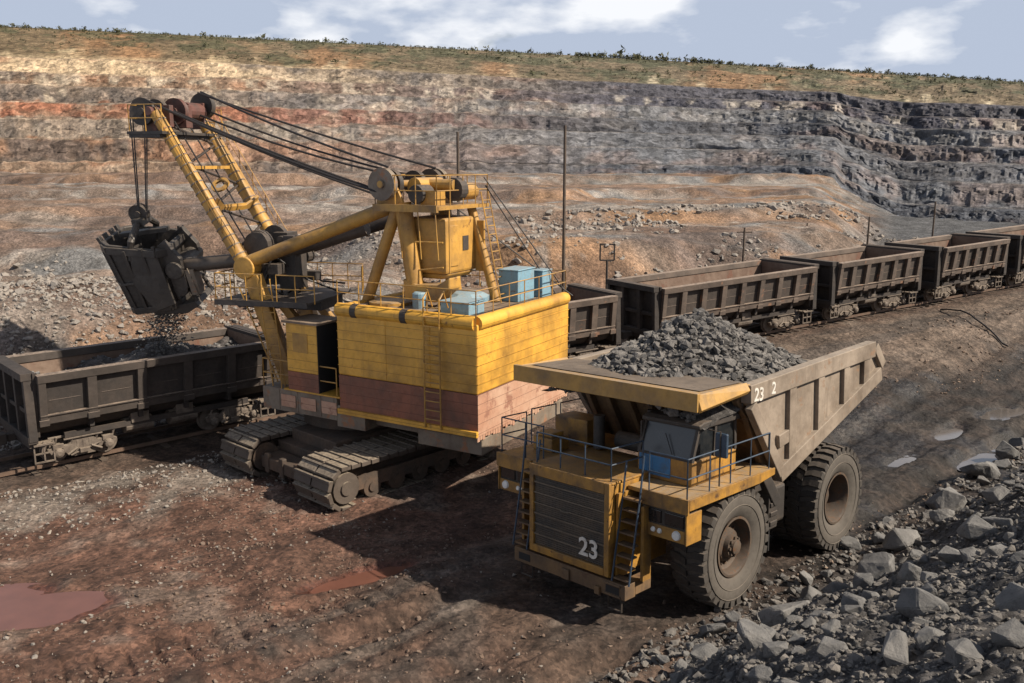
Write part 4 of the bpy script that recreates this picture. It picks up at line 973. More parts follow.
for sg in (1, -1):    # ladders each side of the grille
    mb = MB(); y = sg*1.62+(.06 if sg > 0 else 0)
    for i in range(8):
        q = i/7; z = 1.18+q*1.85; x = 2.38-.33*q; mb.box(x-.12, x+.10, y-.22, y+.22, z-.02, z+.02)
    lad = mb.build('ladder', 'bumper', tk)
    mb = MB()
    for e in (-.25, .25): mb.tube([(2.5, y+e, 1.1), (2.13, y+e, 3.1), (2.0, y+e, 3.9 if e*sg < 0 else 4.1)], .026, 6)
    mb.build('handrail', 'rail_blue', lad)
    mb = MB(); mb.box(1.6, 2.3, sg*1.40-.03, sg*1.40+.03, 1.1, 3.15); mb.box(1.75, 2.05, sg*1.95-.04, sg*1.95+.04, 1.1, 2.9); mb.build('ladder_cheek', 'truck_yellow', lad)
mb = MB(); zt = 3.42
rail_fence(mb, [(2.35, -1.15, zt), (2.35, 1.25, zt), (1.2, 1.30, zt)], .78, .019, .8, 1, 6); mb.build('railing', 'rail_blue', tk)
mb = MB(); z = 3.26
rail_fence(mb, [(1.82, 1.95, z), (1.82, 3.0, z), (-1.75, 3.0, z)], .92, .019, .9, 1, 6); mb.build('railing', 'rail_blue', tk)
mb = MB()
rail_fence(mb, [(1.85, -1.4, z), (1.85, -2.05, z)], .95, .019, .7, 1, 6); rail_fence(mb, [(1.85, -2.05, z), (1.85, -2.95, z), (.9, -2.95, z)], .95, .019, .9, 1, 6)
rail_fence(mb, [(.7, -2.95, z), (-.3, -2.95, z)], 1.0, .019, .9, 0, 6); rail_fence(mb, [(-.5, -2.95, z), (-1.7, -2.95, z)], 1.0, .019, .9, 0, 6); mb.build('railing', 'rail_blue', tk)
mb = MB(); mb.box(.3, 1.0, -2.6, -1.9, 3.24, 3.62); mb.box(.4, .9, -2.5, -2.0, 3.62, 3.75); mb.box(-.9, -.1, -2.8, -1.6, 3.24, 4.0); mb.build('equipment_box', 'truck_yellow', tk, bevel=.03)
mb = MB(); mb.tube([(.1, -1.0, 3.4), (.1, -1.0, 4.3)], .16, 14); mb.tube([(-.3, .4, 3.4), (-.3, .4, 4.6)], .1, 12); mb.lathe([(-.5,0),(-.5,.24),(.5,.24),(.5,0)], Matrix.Translation((-.4, -.2, 3.6)), 18); mb.build('air_intake', 'dark_steel', tk, smooth=True)
# cab
mb = MB(); y0, y1 = .98, 2.56
mb.prism([(1.0,3.262),(1.0,3.86),(-.92,3.86),(-.92,3.262)], y0, y1)
cb = mb.build('cab', 'truck_yellow', tk, bevel=.03)
for y in (y0+.04, y1-.04):
    for p, q in (((.97, y, 3.85), (.70, y, 4.62)), ((.05, y, 3.85), (.02, y, 4.62)), ((-.88, y, 3.85), (-.84, y, 4.62))):
        mb = MB(); mb.beam(p, q, .085, .09); mb.build('window_post', 'dark_steel', cb)
mb = MB(); mb.box(.90, 1.005, y0, y1, 3.85, 3.90); mb.build('windshield_sill', 'dark_steel', cb)
mb = MB(); mb.add([(.965,y0+.08,3.90),(.965,y1-.08,3.90),(.70,y1-.08,4.60),(.70,y0+.08,4.60),(.945,y0+.08,3.89),(.945,y1-.08,3.89),(.68,y1-.08,4.59),(.68,y0+.08,4.59)], [(0,1,2,3),(4,7,6,5),(0,4,5,1),(1,5,6,2),(2,6,7,3),(3,7,4,0)]); mb.build('windshield', 'glass', cb)
mb = MB(); y = y1-.05
mb.prism([(.88,3.88),(.64,4.60),(.08,4.60),(.10,3.88)], y-.01, y+.01); mb.prism([(.0,3.88),(-.02,4.60),(-.78,4.60),(-.82,3.88)], y-.01, y+.01); mb.build('side_window', 'glass', cb)
mb = MB(); mb.box(-.9, -.86, y0+.1, y1-.1, 3.86, 4.6); mb.box(-.9, .9, y0, y0+.03, 3.86, 4.6); mb.build('back_panel', 'dark_steel', cb)
mb = MB(); mb.prism([(.78,4.60),(.80,4.70),(.6,4.76),(-.9,4.76),(-1.0,4.68),(-.98,4.60)], y0-.05, y1+.05); mb.build('cab_roof', 'dark_steel', cb, bevel=.03)
mb = MB(); mb.box(1.002, 1.012, y0+.06, y0+.98, 3.36, 3.84); mb.build('panel', 'blue', cb)
mb = MB(); mb.box(-.35, .4, y1, y1+.015, 3.32, 3.84); mb.build('door', 'truck_yellow', cb, bevel=.005)
mb = MB(); mb.tube([(1.0, 2.0, 3.95), (.86, 1.7, 4.4)], .012, 5); mb.build('wiper', 'black', cb)
mb = MB(); mb.tube([(.55, 3.02, 3.3), (.55, 3.02, 4.6), (.55, 2.7, 4.6)], .022, 6); mo = mb.build('mirror_arm', 'dark_steel', tk)
mb = MB(); mb.box(.44, .54, 2.86, 3.18, 3.98, 4.56); mb.build('mirror', 'rail_blue', mo, bevel=.03)
# ------------------------------------------------------------------ mining excavator
ex = tag(empty('mining_excavator', (EX, EY, EZ)), 'yellow rope excavator on crawlers dropping rock from its bucket into a wagon', 'excavator')
def RZ(a): return Matrix.Rotation(R(a), 4, 'Z')
XC, XH, XBm = RZ(47.5), RZ(150), RZ(165)
# crawlers
def crawler(y0, y1, mud):
    xa, xb, r = -4.05, 2.35, .66
    w = tag(empty('crawler', (0,0,0)), None); w.parent = ex
    zc = r+.02; yc = (y0+y1)/2
    L1 = xb-xa; per = 2*L1+2*PI*r; n = 42
    mb = MB(XC); rr = random.Random(int(y0*10))
    for i in range(n):
        s = per*i/n
        if s < L1: p = (xa+s, zc+r); a = 0
        elif s < L1+PI*r: q = (s-L1)/r; p = (xb+r*math.sin(q), zc+r*math.cos(q)); a = q
        elif s < 2*L1+PI*r: p = (xb-(s-L1-PI*r), zc-r); a = PI
        else: q = (s-2*L1-PI*r)/r; p = (xa-r*math.sin(q), zc-r*math.cos(q)); a = PI+q
        sag = -.06*math.sin(PI*(s/L1)) if s < L1 else 0
        X = Matrix.Translation((p[0], yc, p[1]+sag)) @ Matrix.Rotation(a+rr.uniform(-.03, .03), 4, 'Y')
        pl = per/n
        hw = (y1-y0)/2
        mb.box(-pl*.45, pl*.45, -hw+rr.uniform(0,.03), -.04, -.05, .10, X); mb.box(-pl*.45, pl*.45, .04, hw-rr.uniform(0,.03), -.05, .10, X)
        mb.box(-pl*.5, pl*.28, -hw*.7, hw*.7, -.12, .05, X); mb.box(pl*.2, pl*.42, -hw, hw, .09, .15, X)
    mb.build('track_shoes', 'track', w, bevel=.015)
    mb = MB(XC); mb.box(xa+.2, xb-.2, yc-.42, yc+.42, zc-.42, zc+.38)
    for yy in (y0+.12, y1-.12): mb.box(xa+.5, xb-.3, yy-.05, yy+.05, zc-.2, zc+.25)
    mb.build('track_frame', 'track_dark', w)
    for i in range(7):
        x = xa+(xb-xa)*i/6; big = i in (0, 6); ra = .52 if big else .36
        mb = MB(XC); mb.lathe([(-(y1-y0)/2+.06, 0), (-(y1-y0)/2+.06, ra), ((y1-y0)/2-.06, ra), ((y1-y0)/2-.06, 0)], Matrix.Translation((x, yc, zc if big else zc-.22)), 20)
        mb.lathe([(-(y1-y0)/2+.0, 0), (-(y1-y0)/2+.0, ra*.45), ((y1-y0)/2, ra*.45), ((y1-y0)/2, 0)], Matrix.Translation((x, yc, zc if big else zc-.22)), 14)
        mb.build('track_roller', 'track' if (mud and i == 0) else 'track_dark', w, smooth=True)
crawler(-4.05, -2.1, True); crawler(.7, 2.6, False)
mb = MB(XC)
for x in (-2.9, .9): mb.box(x-.55, x+.55, -2.3, .9, .55, 1.15)
mb.box(-3.0, 1.6, -2.05, .65, .7, 1.55); mb.box(-4.35, -3.55, -2.0, .6, .42, .85)
for y in (-1.6, -.7, .2): mb.box(-4.4, -4.2, y-.12, y+.12, .3, 1.0)
mb.build('undercarriage', 'track_dark', ex, bevel=.04)
mb = MB(); mb.tube([(-.3, 0, 1.5), (-.3, 0, 2.05)], 2.1, 40); mb.build('slewing_ring', 'track_dark', ex, smooth=True)
# platform and machine house
HX0, HX1, HYl, HYr, ZB_, ZR_ = -6.83, -1.1, 2.81, -3.62, 2.5, 6.12
mb = MB(XH); mb.box(HX0+.3, 2.2, -2.9, 2.2, 2.02, 2.48)
mb.box(HX0+.05, HX0+2.6, -3.3, 2.5, 1.75, 2.3)
mb.build('turntable', 'platform', ex, bevel=.03)
mb = MB(XH)
mb.box(-.95, 2.62, 1.3, 2.80, 2.15, 2.98); mb.box(-.95, 2.62, -3.4, -1.5, 2.15, 2.98)
for x in (-.2, .9, 1.8): mb.box(x-.03, x+.03, 2.80, 2.825, 2.2, 2.95)
mb.box(-2.2, -.95, 1.9, 2.80, 1.95, 2.72)
mb.build('side_platform', 'platform', ex, bevel=.02)
mb = MB(XH)
for i, x in enumerate((-.62, .35, 1.32)): mb.box(x-.35, x+.35, 2.826, 2.84, 2.35, 2.8)
mb.build('hatch_panel', 'house_pale', ex)
mb = MB(XH); mb.box(HX1-.05, 1.5, 1.35, 2.86, 2.985, 3.04); mb.box(HX0-.02, HX1+.02, 2.80, 2.93, ZB_-.03, ZB_+.16); mb.build('walkway_edge', 'house_yellow', ex, bevel=.01)
ZRED = 3.86
mb = MB(XH); mb.box(HX0, HX1, HYr, HYl, ZRED, ZR_); mb.box(-2.3, HX1-.0, HYr, -.5, ZB_, ZRED); hs = mb.build('machine_house', 'house_yellow', ex, bevel=.05)
mb = MB(XH); mb.box(HX0+.012, HX1, HYr+.3, HYl-.006, ZB_, ZRED-.003); mb.build('lower_wall', 'house_red', hs, bevel=.02)
mb = MB(XH); mb.box(HX0-.004, HX0+.011, HYr, HYl-.01, ZB_-.02, ZRED-.01); mb.build('rear_lower_wall', 'house_pale', hs)
mb = MB(XH)     # frayed rear hem
for i in range(40):
    y = HYr+(HYl-HYr)*(i+.5)/40; mb.box(HX0+.02, HX0+.05, y-.07, y+.07, ZB_-.1-.14*random.random(), ZB_)
mb.build('rear_hem', 'house_pale', hs)
mb = MB(XH)     # raised plank seams of the sheet cladding
for i in range(12):
    z = ZB_+.2+i*.30
    if z > ZR_-.3: break
    if z < ZRED+.05: continue
    mb.box(HX0+.01, HX1, HYl, HYl+.012, z, z+.02); mb.box(HX0-.014, HX0-.002, HYr, HYl, z, z+.02)
for x in (-5.0, -3.2): mb.box(x-.012, x+.012, HYl, HYl+.014, ZRED+.05, ZR_)
mb.build('cladding_seam', 'house_yellow', hs)
mb = MB(XH); r = .24; z = ZR_+.02
mb.tube([(HX1, HYl-.12, z), (HX0+.12, HYl-.12, z)], r, 14); mb.tube([(HX0+.12, HYl-.12, z), (HX0+.12, HYr+.1, z)], r, 14); mb.tube([(HX1-.1, HYl-.12, z), (HX1-.1, HYr+.1, z)], r*.8, 12)
mb.add([(HX0+.02, HYl, z-.2), (HX0+.02, HYl, z+.2), (HX0+.12, HYl+.02, z+.2), (HX0+.12, HYl+.02, z-.2)], [(0,1,2,3)])
mb.build('roof_edge', 'house_yellow', hs, smooth=True)
mb = MB(XH)
for x in (-1.9, -4.0): mb.tube([(x-.12, HYl-.12, z), (x+.12, HYl-.12, z)], r+.015, 14)
mb.build('edge_clamp', 'dark_steel', hs)
ZF = ZR_+.12
mb = MB(XH); mb.box(HX0+.1, HX1-.05, HYr+.1, HYl-.15, ZR_, ZF)
for x in np.arange(HX0+.7, HX1, 1.1): mb.box(x-.02, x+.02, HYr+.12, HYl-.2, ZF, ZF+.02)
mb.build('roof', 'roof', hs)
# doorway and cab at the front left
mb = MB(XH); mb.box(-.18, 1.28, 1.5, 2.84, 3.72, 5.5); cabn = mb.build('driver_cab', 'house_yellow', ex, bevel=.03)
mb = MB(XH); mb.box(-.17, 1.27, 1.52, 2.83, 3.0, 3.715); mb.build('cab_base', 'house_red', cabn)
mb = MB(XH); mb.box(-.28, 1.4, 1.4, 2.92, 5.5, 5.58); mb.build('cab_roof', 'roof', cabn)
mb = MB(XH); mb.box(1.28, 1.30, 1.65, 2.7, 4.2, 5.2); mb.box(.25, .95, 2.84, 2.855, 4.45, 5.15); mb.build('cab_window', 'exc_yellow', cabn)
mb = MB(XH); mb.box(HX1, -.2, 1.6, 1.7, 3.0, 5.5); mb.box(HX1+.002, HX1+.02, 1.7, 2.75, 3.05, 5.6); mb.box(-.205, -.185, 1.5, 2.83, 3.0, 5.5); mb.build('doorway_shade', 'black', ex)  # black panels stand for the shade in the door opening
mb = MB(XH); mb.box(-.9, .1, -2.8, 1.2, 2.98, 4.6); mb.box(.1, 1.1, -2.4, .9, 2.98, 3.8); mb.build('winch_housing', 'track_dark', ex, bevel=.05)
mb = MB(XH)
rail_fence(mb, [(2.58, 1.5, 2.98), (2.58, 2.76, 2.98), (-.95, 2.76, 2.98)], 1.05, .025, .85, 1, 5); mb.build('platform_railing', 'exc_yellow', ex)
mb = MB(XH); rail_fence(mb, [(HX1, HYl-.1, ZR_+.2), (HX0+.1, HYl-.1, ZR_+.2), (HX0+.1, HYr+.1, ZR_+.2), (HX1, HYr+.1, ZR_+.2)], .85, .02, 1.0, 1, 5); mb.build('roof_railing', 'exc_yellow', ex)
mb = MB(XH); ladder(mb, (-5.2, HYl+.16, 2.55), (-5.2, HYl+.16, ZR_+.75), (1,0,0), .62, .03)
for q in (-.31, .31): mb.tube([(-5.2+q, HYl+.16, ZR_+.7), (-5.2+q, HYl-.1, ZR_+.95), (-5.2+q, HYl-.35, ZR_+.4)], .03, 5)
mb.tube([(-5.51, HYl+.16, 2.6), (-5.51, HYl, 2.6)], .03, 5); mb.tube([(-4.89, HYl+.16, 4.4), (-4.89, HYl, 4.4)], .03, 5)
mb.build('house_ladder', 'exc_yellow', ex)
# roof equipment
def roofbox(pts, name, taper=.0, mat='box_blue', lip=True):
    x0, x1, y0, y1, h = pts; mb = MB(XH); mb.box(x0, x1, y0, y1, ZF+.004, ZF+h)
    if lip: mb.box(x0-.04, x1+.04, y0-.04, y1+.04, ZF+h, ZF+h+.05)
    return mb.build(name, mat, ex, bevel=.03)
roofbox((-6.05, -5.25, -2.35, -1.15, 1.10), 'ventilation_box'); roofbox((-6.25, -5.75, -3.3, -2.6, .95), 'ventilation_box')
roofbox((-6.2, -5.1, 1.35, 2.3, .42), 'roof_hatch_cover')
mb = MB(XH); mb.lathe([(0,0),(0,.62),(.12,.78),(.3,.78),(.42,.55),(.45,0)], Matrix.Translation((-4.7, .05, ZF)) @ Matrix.Rotation(PI/2, 4, 'X'), 8); mb.build('ventilator', 'box_blue', ex)
mb = MB(XH); mb.lathe([(0,0),(0,.26),(.5,.26),(.55,.2),(.55,0)], Matrix.Translation((-3.75, 1.55, ZF)) @ Matrix.Rotation(PI/2, 4, 'X'), 16); mb.build('ventilator', 'box_blue', ex)
mb = MB(XH); mb.lathe([(0,0),(0,.75),(.1,.75),(.14,.6),(.14,0)], Matrix.Translation((-2.3, 1.3, ZF)) @ Matrix.Rotation(PI/2, 4, 'X'), 24); mb.build('roof_hatch', 'exc_yellow', ex)
# stand over the house
mb = MB(XH)
mb.tube([(-1.25, 1.3, ZF), (-2.72, 1.25, 9.75)], .20, 14); mb.tube([(-3.35, 1.15, ZF+.25), (-2.85, 1.2, 9.75)], .30, 16)
mb.tube([(-1.25, -1.3, ZF), (-2.72, -1.25, 9.75)], .20, 14); mb.tube([(-3.35, -1.15, ZF+.25), (-2.85, -1.2, 9.75)], .28, 16)
mb.tube([(-5.3, -.9, ZF), (-4.2, -1.0, 9.6)], .16, 12)
st = mb.build('stand_leg', 'exc_yellow', ex, smooth=True)
mb = MB(XH); mb.prism([(-3.0, ZF+.25), (-2.95, ZF+.95), (-3.5, ZF+.78), (-4.4, ZF+.82), (-4.9, ZF+1.1), (-4.9, ZF+.7), (-4.3, ZF+.2)], .75, 1.45); mb.build('stand_foot', 'exc_yellow', ex, bevel=.06)
mb = MB(XH); mb.box(-4.42, -2.72, -1.1, .95, 7.35, 9.25); mb.prism([(-4.42, 7.35), (-2.72, 7.35), (-3.0, 7.15), (-4.2, 7.15)], -.9, .8); bx = mb.build('machinery_box', 'exc_yellow', ex, bevel=.13)
mb = MB(XH); mb.box(-4.445, -4.42, -.45, -.1, 8.1, 8.6); mb.build('vent_grille', 'dark_steel', bx)
mb = MB(XH); mb.box(-4.46, -4.42, .2, .75, 7.6, 9.0); mb.build('side_cover', 'exc_yellow', bx, bevel=.02)
mb = MB(XH); mb.box(-4.8, -4.42, -1.0, -.9, 7.3, 9.1); mb.build('side_fin', 'exc_yellow', bx, bevel=.02)
mb = MB(XH); mb.box(-4.6, -1.95, -1.6, 1.65, 9.55, 9.68); mb.box(-4.6, -1.95, 1.6, 1.72, 9.48, 9.72); mb.build('top_platform', 'exc_yellow', ex)
mb = MB(XH); rail_fence(mb, [(-2.0, 1.62, 9.68), (-4.55, 1.62, 9.68), (-4.55, -1.55, 9.68), (-2.0, -1.55, 9.68)], 1.0, .02, .8, 1, 5)
ladder(mb, (-5.6, -1.0, ZF), (-4.65, -1.2, 10.1), (0,1,0), .5, .025)
mb.tube([(-4.55, .9, 9.68), (-4.55, .9, 7.4)], .025, 5)
rail_fence(mb, [(-2.0, -1.55, 9.68), (-2.0, 1.62, 9.68)], 1.0, .02, .8, 1, 5)
for x in (-3.0, -3.8, -4.5): mb.tube([(x, 1.66, 9.6), (x, 1.5, 7.9)], .022, 5)
for q in (.35, .7): mb.tube([(-2.72-.2*q, 1.3, 9.5-3*q), (-4.45, 1.15, 9.3-2.4*q)], .03, 6)
mb.build('stand_railing', 'exc_yellow', ex)
mb = MB(XH); mb.lathe([(-.35,0),(-.35,.32),(.35,.32),(.35,0)], Matrix.Translation((-3.5, 1.0, 10.05)), 18); mb.build('winch_drum', 'dark_steel', ex, bevel=.02); mb = MB(XH); mb.lathe([(-.2,0),(-.2,.4),(.2,.4),(.2,0)], Matrix.Translation((-4.3, .1, 10.2)), 18); mb.build('winch_drum', 'dark_steel', ex, bevel=.02)
def sheave(x, y, z, r, X, mat='red_mach', w=.16, parent=None, name='sheave'):
    mb = MB(X); mb.lathe([(-w/2, .1), (-w/2, r*.75), (-w/2-.03, r), (-.02, r*.93), (.02, r*.93), (w/2+.03, r), (w/2, r*.75), (w/2, .1)], Matrix.Translation((x, y, z)), 28)
    mb.lathe([(-w/2-.08, 0), (-w/2-.08, .14), (w/2+.08, .14), (w/2+.08, 0)], Matrix.Translation((x, y, z)), 14)
    for i in range(6):
        a = PI*i/3; mb.beam((x+.1*math.cos(a), y, z+.1*math.sin(a)), (x+r*.85*math.cos(a), y, z+r*.85*math.sin(a)), .08, .1, (0,1,0))
    return mb.build(name, mat, parent or ex, smooth=True)
for y, rr_ in ((1.62, .55), (1.2, .5), (-.2, .45), (-1.2, .5), (-1.55, .52)): sheave(-2.35, y, 10.38, rr_, XH, 'platform' if abs(y) > 1.5 else 'dark_steel')
mb = MB(XH); mb.tube([(-2.35, -1.7, 10.38), (-2.35, 1.8, 10.38)], .12, 12); mb.tube([(-3.0, .3, 10.35), (-4.4, .3, 10.35)], .2, 14); mb.tube([(-3.2, -.5, 10.3), (-3.2, 1.0, 10.3)], .3, 16)
mb.lathe([(-.5,0),(-.5,.3),(.5,.3),(.5,0)], Matrix.Translation((-4.0, -.9, 10.1)), 16); mb.box(-4.2, -3.6, .6, 1.2, 9.68, 10.15); mb.box(-3.3, -2.9, -1.2, -.6, 9.68, 10.3)
for y in (-1.4, 1.4): mb.prism([(-3.1, 9.68), (-1.9, 9.68), (-2.1, 10.5), (-2.6, 10.6)], y-.05, y+.05)
mb.build('winch_gear', 'exc_yellow', ex, bevel=.01)
# boom
def leg(y):
    mb = MB(XBm); K = (4.05, y, 7.4); T_ = (7.45, y*.93, 12.9); F_ = (2.2, y, 2.5)
    mb.tube([K, T_], .27, 16, .22)
    o = mb.build('boom_leg', 'exc_yellow', ex, smooth=True)
    mb = MB(XBm); K = Vector(K); T_ = Vector(T_); n = 17
    for i in range(1, n): p = K.lerp(T_, i/n); q = K.lerp(T_, i/n+.008); mb.tube([p, q], .27-.05*i/n+.022, 14)
    mb.tube([K+Vector((.0,0,.27)), T_+Vector((0,0,.25))], .03, 6); mb.tube([K+Vector((.22,0,.1)), T_+Vector((.2,0,.12))], .025, 6)
    mb.build('band', 'platform', o)
    mb = MB(XBm); mb.beam(F_, (3.75, y, 7.0), .42, .62); mb.lathe([(-.3,0),(-.3,.42),(.3,.42),(.3,0)], Matrix.Translation((3.95, y, 7.3)), 20)
    mb.build('lower_boom', 'exc_yellow', ex, bevel=.04)
    mb = MB(XBm); ladder(mb, Vector(F_)+Vector((.5, .15 if y > 0 else -.15, .6)), Vector((4.1, y*1.1, 6.6)), (0,1,0), .5, .028); mb.build('boom_ladder', 'exc_yellow', ex)
leg(1.45); leg(-1.45)
mb = MB(XBm)
def bl(q, y): return Vector((4.05+3.4*q, y, 7.4+5.5*q))
for q in (.38, .64): mb.beam(bl(q, -1.4), bl(q, 1.4), .3, .12)
mb.prism([(-1.4, 0), (-1.4, .5), (-.7, .12), (.7, .12), (1.4, .5), (1.4, 0), (.6, -.08), (-.6, -.08)], -.05, .05, Matrix.Translation(bl(.36, 0)) @ Matrix.Rotation(PI/2, 4, 'Z') @ Matrix.Rotation(-.5, 4, 'X'))
mb.lathe([(-.04,.2),(-.04,.36),(.04,.36),(.04,.2)], Matrix.Translation(bl(.52, 0)) @ Matrix.Rotation(.8, 4, 'X'), 20)
mb.build('boom_crossbeam', 'exc_yellow', ex)
mb = MB(XBm)
for y in (-.3, .45): mb.tube([bl(.05, y)+Vector((.1,0,.1)), bl(.95, y*1.1)], .03, 6)
ladder(mb, bl(.0, .95)+Vector((.25,0,.2)), bl(.93, .95)+Vector((.25,0,.2)), (0,1,0), .42, .022)
mb.build('boom_ropes', 'cable', ex)
mb = MB(XBm)
for i in range(6):
    q0, q1 = .1+i*.14, .1+(i+1)*.14
    mb.tube([bl(q0, -1.3 if i % 2 else 1.3), bl(q1, 1.3 if i % 2 else -1.3)], .05, 6)
mb.build('boom_lattice', 'strut_dark', ex)
mb = MB(XBm); rail_fence(mb, [bl(.06, 1.72), bl(.5, 1.72), bl(.93, 1.66)], .55, .016, .9, 1, 4); mb.build('boom_handrail', 'exc_yellow', ex)
mb = MB(XBm)
for y in (-2.0,): rail_fence(mb, [bl(.02, y), bl(.3, y), bl(.62, y), bl(.93, y)], .8, .018, .9, 1, 4); mb.beam(bl(0, y+.2), bl(.95, y+.2), .4, .04)
mb.build('boom_stair', 'exc_yellow', ex)
# tip
mb = MB(XBm); mb.box(6.75, 8.25, -1.95, 2.0, 12.12, 12.22); mb.box(6.9, 8.2, -1.9, 1.95, 12.0, 12.12)
tp = mb.build('tip_platform', 'dark_steel', ex)
mb = MB(XBm); rail_fence(mb, [(6.8, 1.9, 12.22), (8.2, 1.9, 12.22), (8.2, -1.9, 12.22), (6.8, -1.9, 12.22)], .95, .02, .8, 1, 5); mb.build('tip_railing', 'exc_yellow', tp)
sheave(8.0, 1.35, 12.95, .5, XBm, 'dark_steel', .12); sheave(8.0, .55, 12.95, .5, XBm, 'dark_steel'); sheave(7.35, -1.5, 13.3, .5, XBm, 'dark_steel', .2); sheave(7.4, .2, 13.0, .5, XBm)
mb = MB(XBm); mb.tube([(7.6, -1.7, 13.0), (7.6, 1.6, 12.95)], .17, 12); mb.lathe([(-.5,0),(-.5,.34),(.5,.34),(.5,0)], Matrix.Translation((7.35, -.75, 13.05)), 16); mb.box(7.0, 7.8, -.25, .15, 12.4, 13.25); mb.box(7.1, 7.9, .75, 1.0, 12.4, 13.2); mb.box(7.1, 7.7, -1.3, -1.15, 12.4, 13.4)
mb.prism([(7.3, 12.1), (8.2, 12.1), (8.1, 12.95), (7.9, 12.95)], 1.05, 1.10)
mb.build('tip_machinery', 'red_mach', ex, bevel=.02)
# struts between stand and boom knee
mb = MB(XBm); mb.tube([(4.0, 1.45, 7.45), (-1.9, 1.45, 9.62)], .25, 16); mb.build('strut', 'exc_yellow', ex, smooth=True)
mb = MB(XBm); mb.tube([(3.75, -1.45, 7.55), (-1.2, -1.45, 9.1)], .24, 16); mb.build('strut', 'strut_dark', ex, smooth=True)
# dipper stick, saddle
mb = MB(XBm); mb.tube([(8.2, .35, 7.05), (3.9, .35, 7.55), (-.4, .35, 8.75)], .27, 16); sk = mb.build('dipper_stick', 'stick', ex, smooth=True)
mb = MB(XBm)
for y in (-.8, -.35, .8, 1.0): mb.lathe([(-.14,0),(-.14,.52),(.14,.52),(.14,0)], Matrix.Translation((3.55+random.uniform(-.3,.3), y, 7.75+random.uniform(-.2,.5))), 18)
mb.box(2.9, 4.2, -1.1, 1.1, 7.0, 7.4); mb.box(3.0, 3.6, -.7, .1, 6.5, 8.5); mb.lathe([(-1.3,0),(-1.3,.22),(1.3,.22),(1.3,0)], Matrix.Translation((3.9, 0, 7.3)), 16); mb.box(2.5, 3.2, -.4, .5, 6.4, 7.8)
for i in range(16):
    q = Vector((random.uniform(2.3, 4.4), random.uniform(-1.2, .9), random.uniform(6.3, 8.3))); w_ = random.uniform(.1, .28)
    if i % 2: mb.box(q.x-w_, q.x+w_, q.y-w_, q.y+w_, q.z-w_*.8, q.z+w_*.8)
    else: mb.lathe([(-w_,0),(-w_,w_),(w_,w_),(w_,0)], Matrix.Translation(q), 12)
mb.build('saddle_block', 'dark_steel', ex, bevel=.02)
mb = MB(XBm)
for i in range(9):
    a_ = Vector((random.uniform(2.2, 4.2), random.uniform(-1.1, 1.2), random.uniform(6.2, 8.2))); b_ = Vector((random.uniform(.8, 4.6), random.uniform(-1.6, 1.8), random.uniform(5.6, 6.6)))
    mb.tube([a_, a_.lerp(b_, .5)-Vector((0,0,.25)), b_], .04, 6)
mb.build('knee_hose', 'cable', ex)
mb = MB(XBm); mb.box(1.2, 4.95, -2.0, 2.15, 6.07, 6.14); mb.box(1.2, 4.95, 2.1, 2.2, 5.98, 6.18); mb.box(1.3, 4.8, -.9, .9, 5.7, 6.07); mb.build('knee_platform', 'dark_steel', ex)
mb = MB(XBm); rail_fence(mb, [(3.0, 2.15, 6.14), (4.9, 2.15, 6.14), (4.9, .9, 6.14)], 1., .022, .7, 1, 5); rail_fence(mb, [(.9, 2.15, 6.14), (2.4, 2.15, 6.14)], 1., .022, .7, 1, 5); rail_fence(mb, [(4.9, -2.0, 6.14), (.9, -2.0, 6.14), (.5, -1.0, 6.14)], 1., .022, .7, 1, 5); mb.build('knee_railing', 'exc_yellow', ex)
mb = MB(XBm); ladder(mb, (2.55, 2.05, 3.0), (2.9, 2.15, 7.0), (1,0,.0), .5, .025); mb.build('knee_ladder', 'exc_yellow', ex)
for q in (-1.3, 1.0): mb = MB(XBm); mb.beam((2.9, q, 6.0), (.9, q, 3.6), .3, .3); mb.build('knee_support', 'exc_yellow', ex)
# suspension ropes
def wl(p, X): return X @ Vector(p)
mb = MB()
for (a, b, sg) in [((7.4,-1.5,13.85), (-2.5,1.5,10.95), .25), ((7.4,-1.3,13.8), (-2.5,-1.3,10.9), .2), ((7.3,-1.45,13.2), (-2.3,-1.2,10.5), .5), ((7.3,-.9,13.0), (-2.35,.4,10.6), .45), ((7.9,1.35,13.4), (-2.2,1.65,10.1), .3), ((7.9,1.2,13.35), (-2.2,1.2,10.0), .35), ((7.7,.6,13.2), (-2.0,.2,9.9), .3), ((7.7,.75,13.2), (-1.9,.5,9.8), .35)]:
    A = wl(a, XBm); B = wl(b, XH); mb.tube([A.lerp(B, q)-Vector((0,0,sg*4*q*(1-q)*.5)) for q in np.linspace(0, 1, 9)], .042, 6)
mb.build('suspension_rope', 'cable', ex)
mb = MB()
for a, b in [((-2.1,-1.4,10.2), (-7.0,-3.6,ZF)), ((-4.5,-1.4,10.6), (-6.7,-3.5,ZF+.2)), ((-4.5,-1.5,10.3), (-6.3,-3.6,ZF))]: mb.tube([wl(a, XH), wl(b, XH)], .025, 5)
mb.build('guy_rope', 'cable', ex)
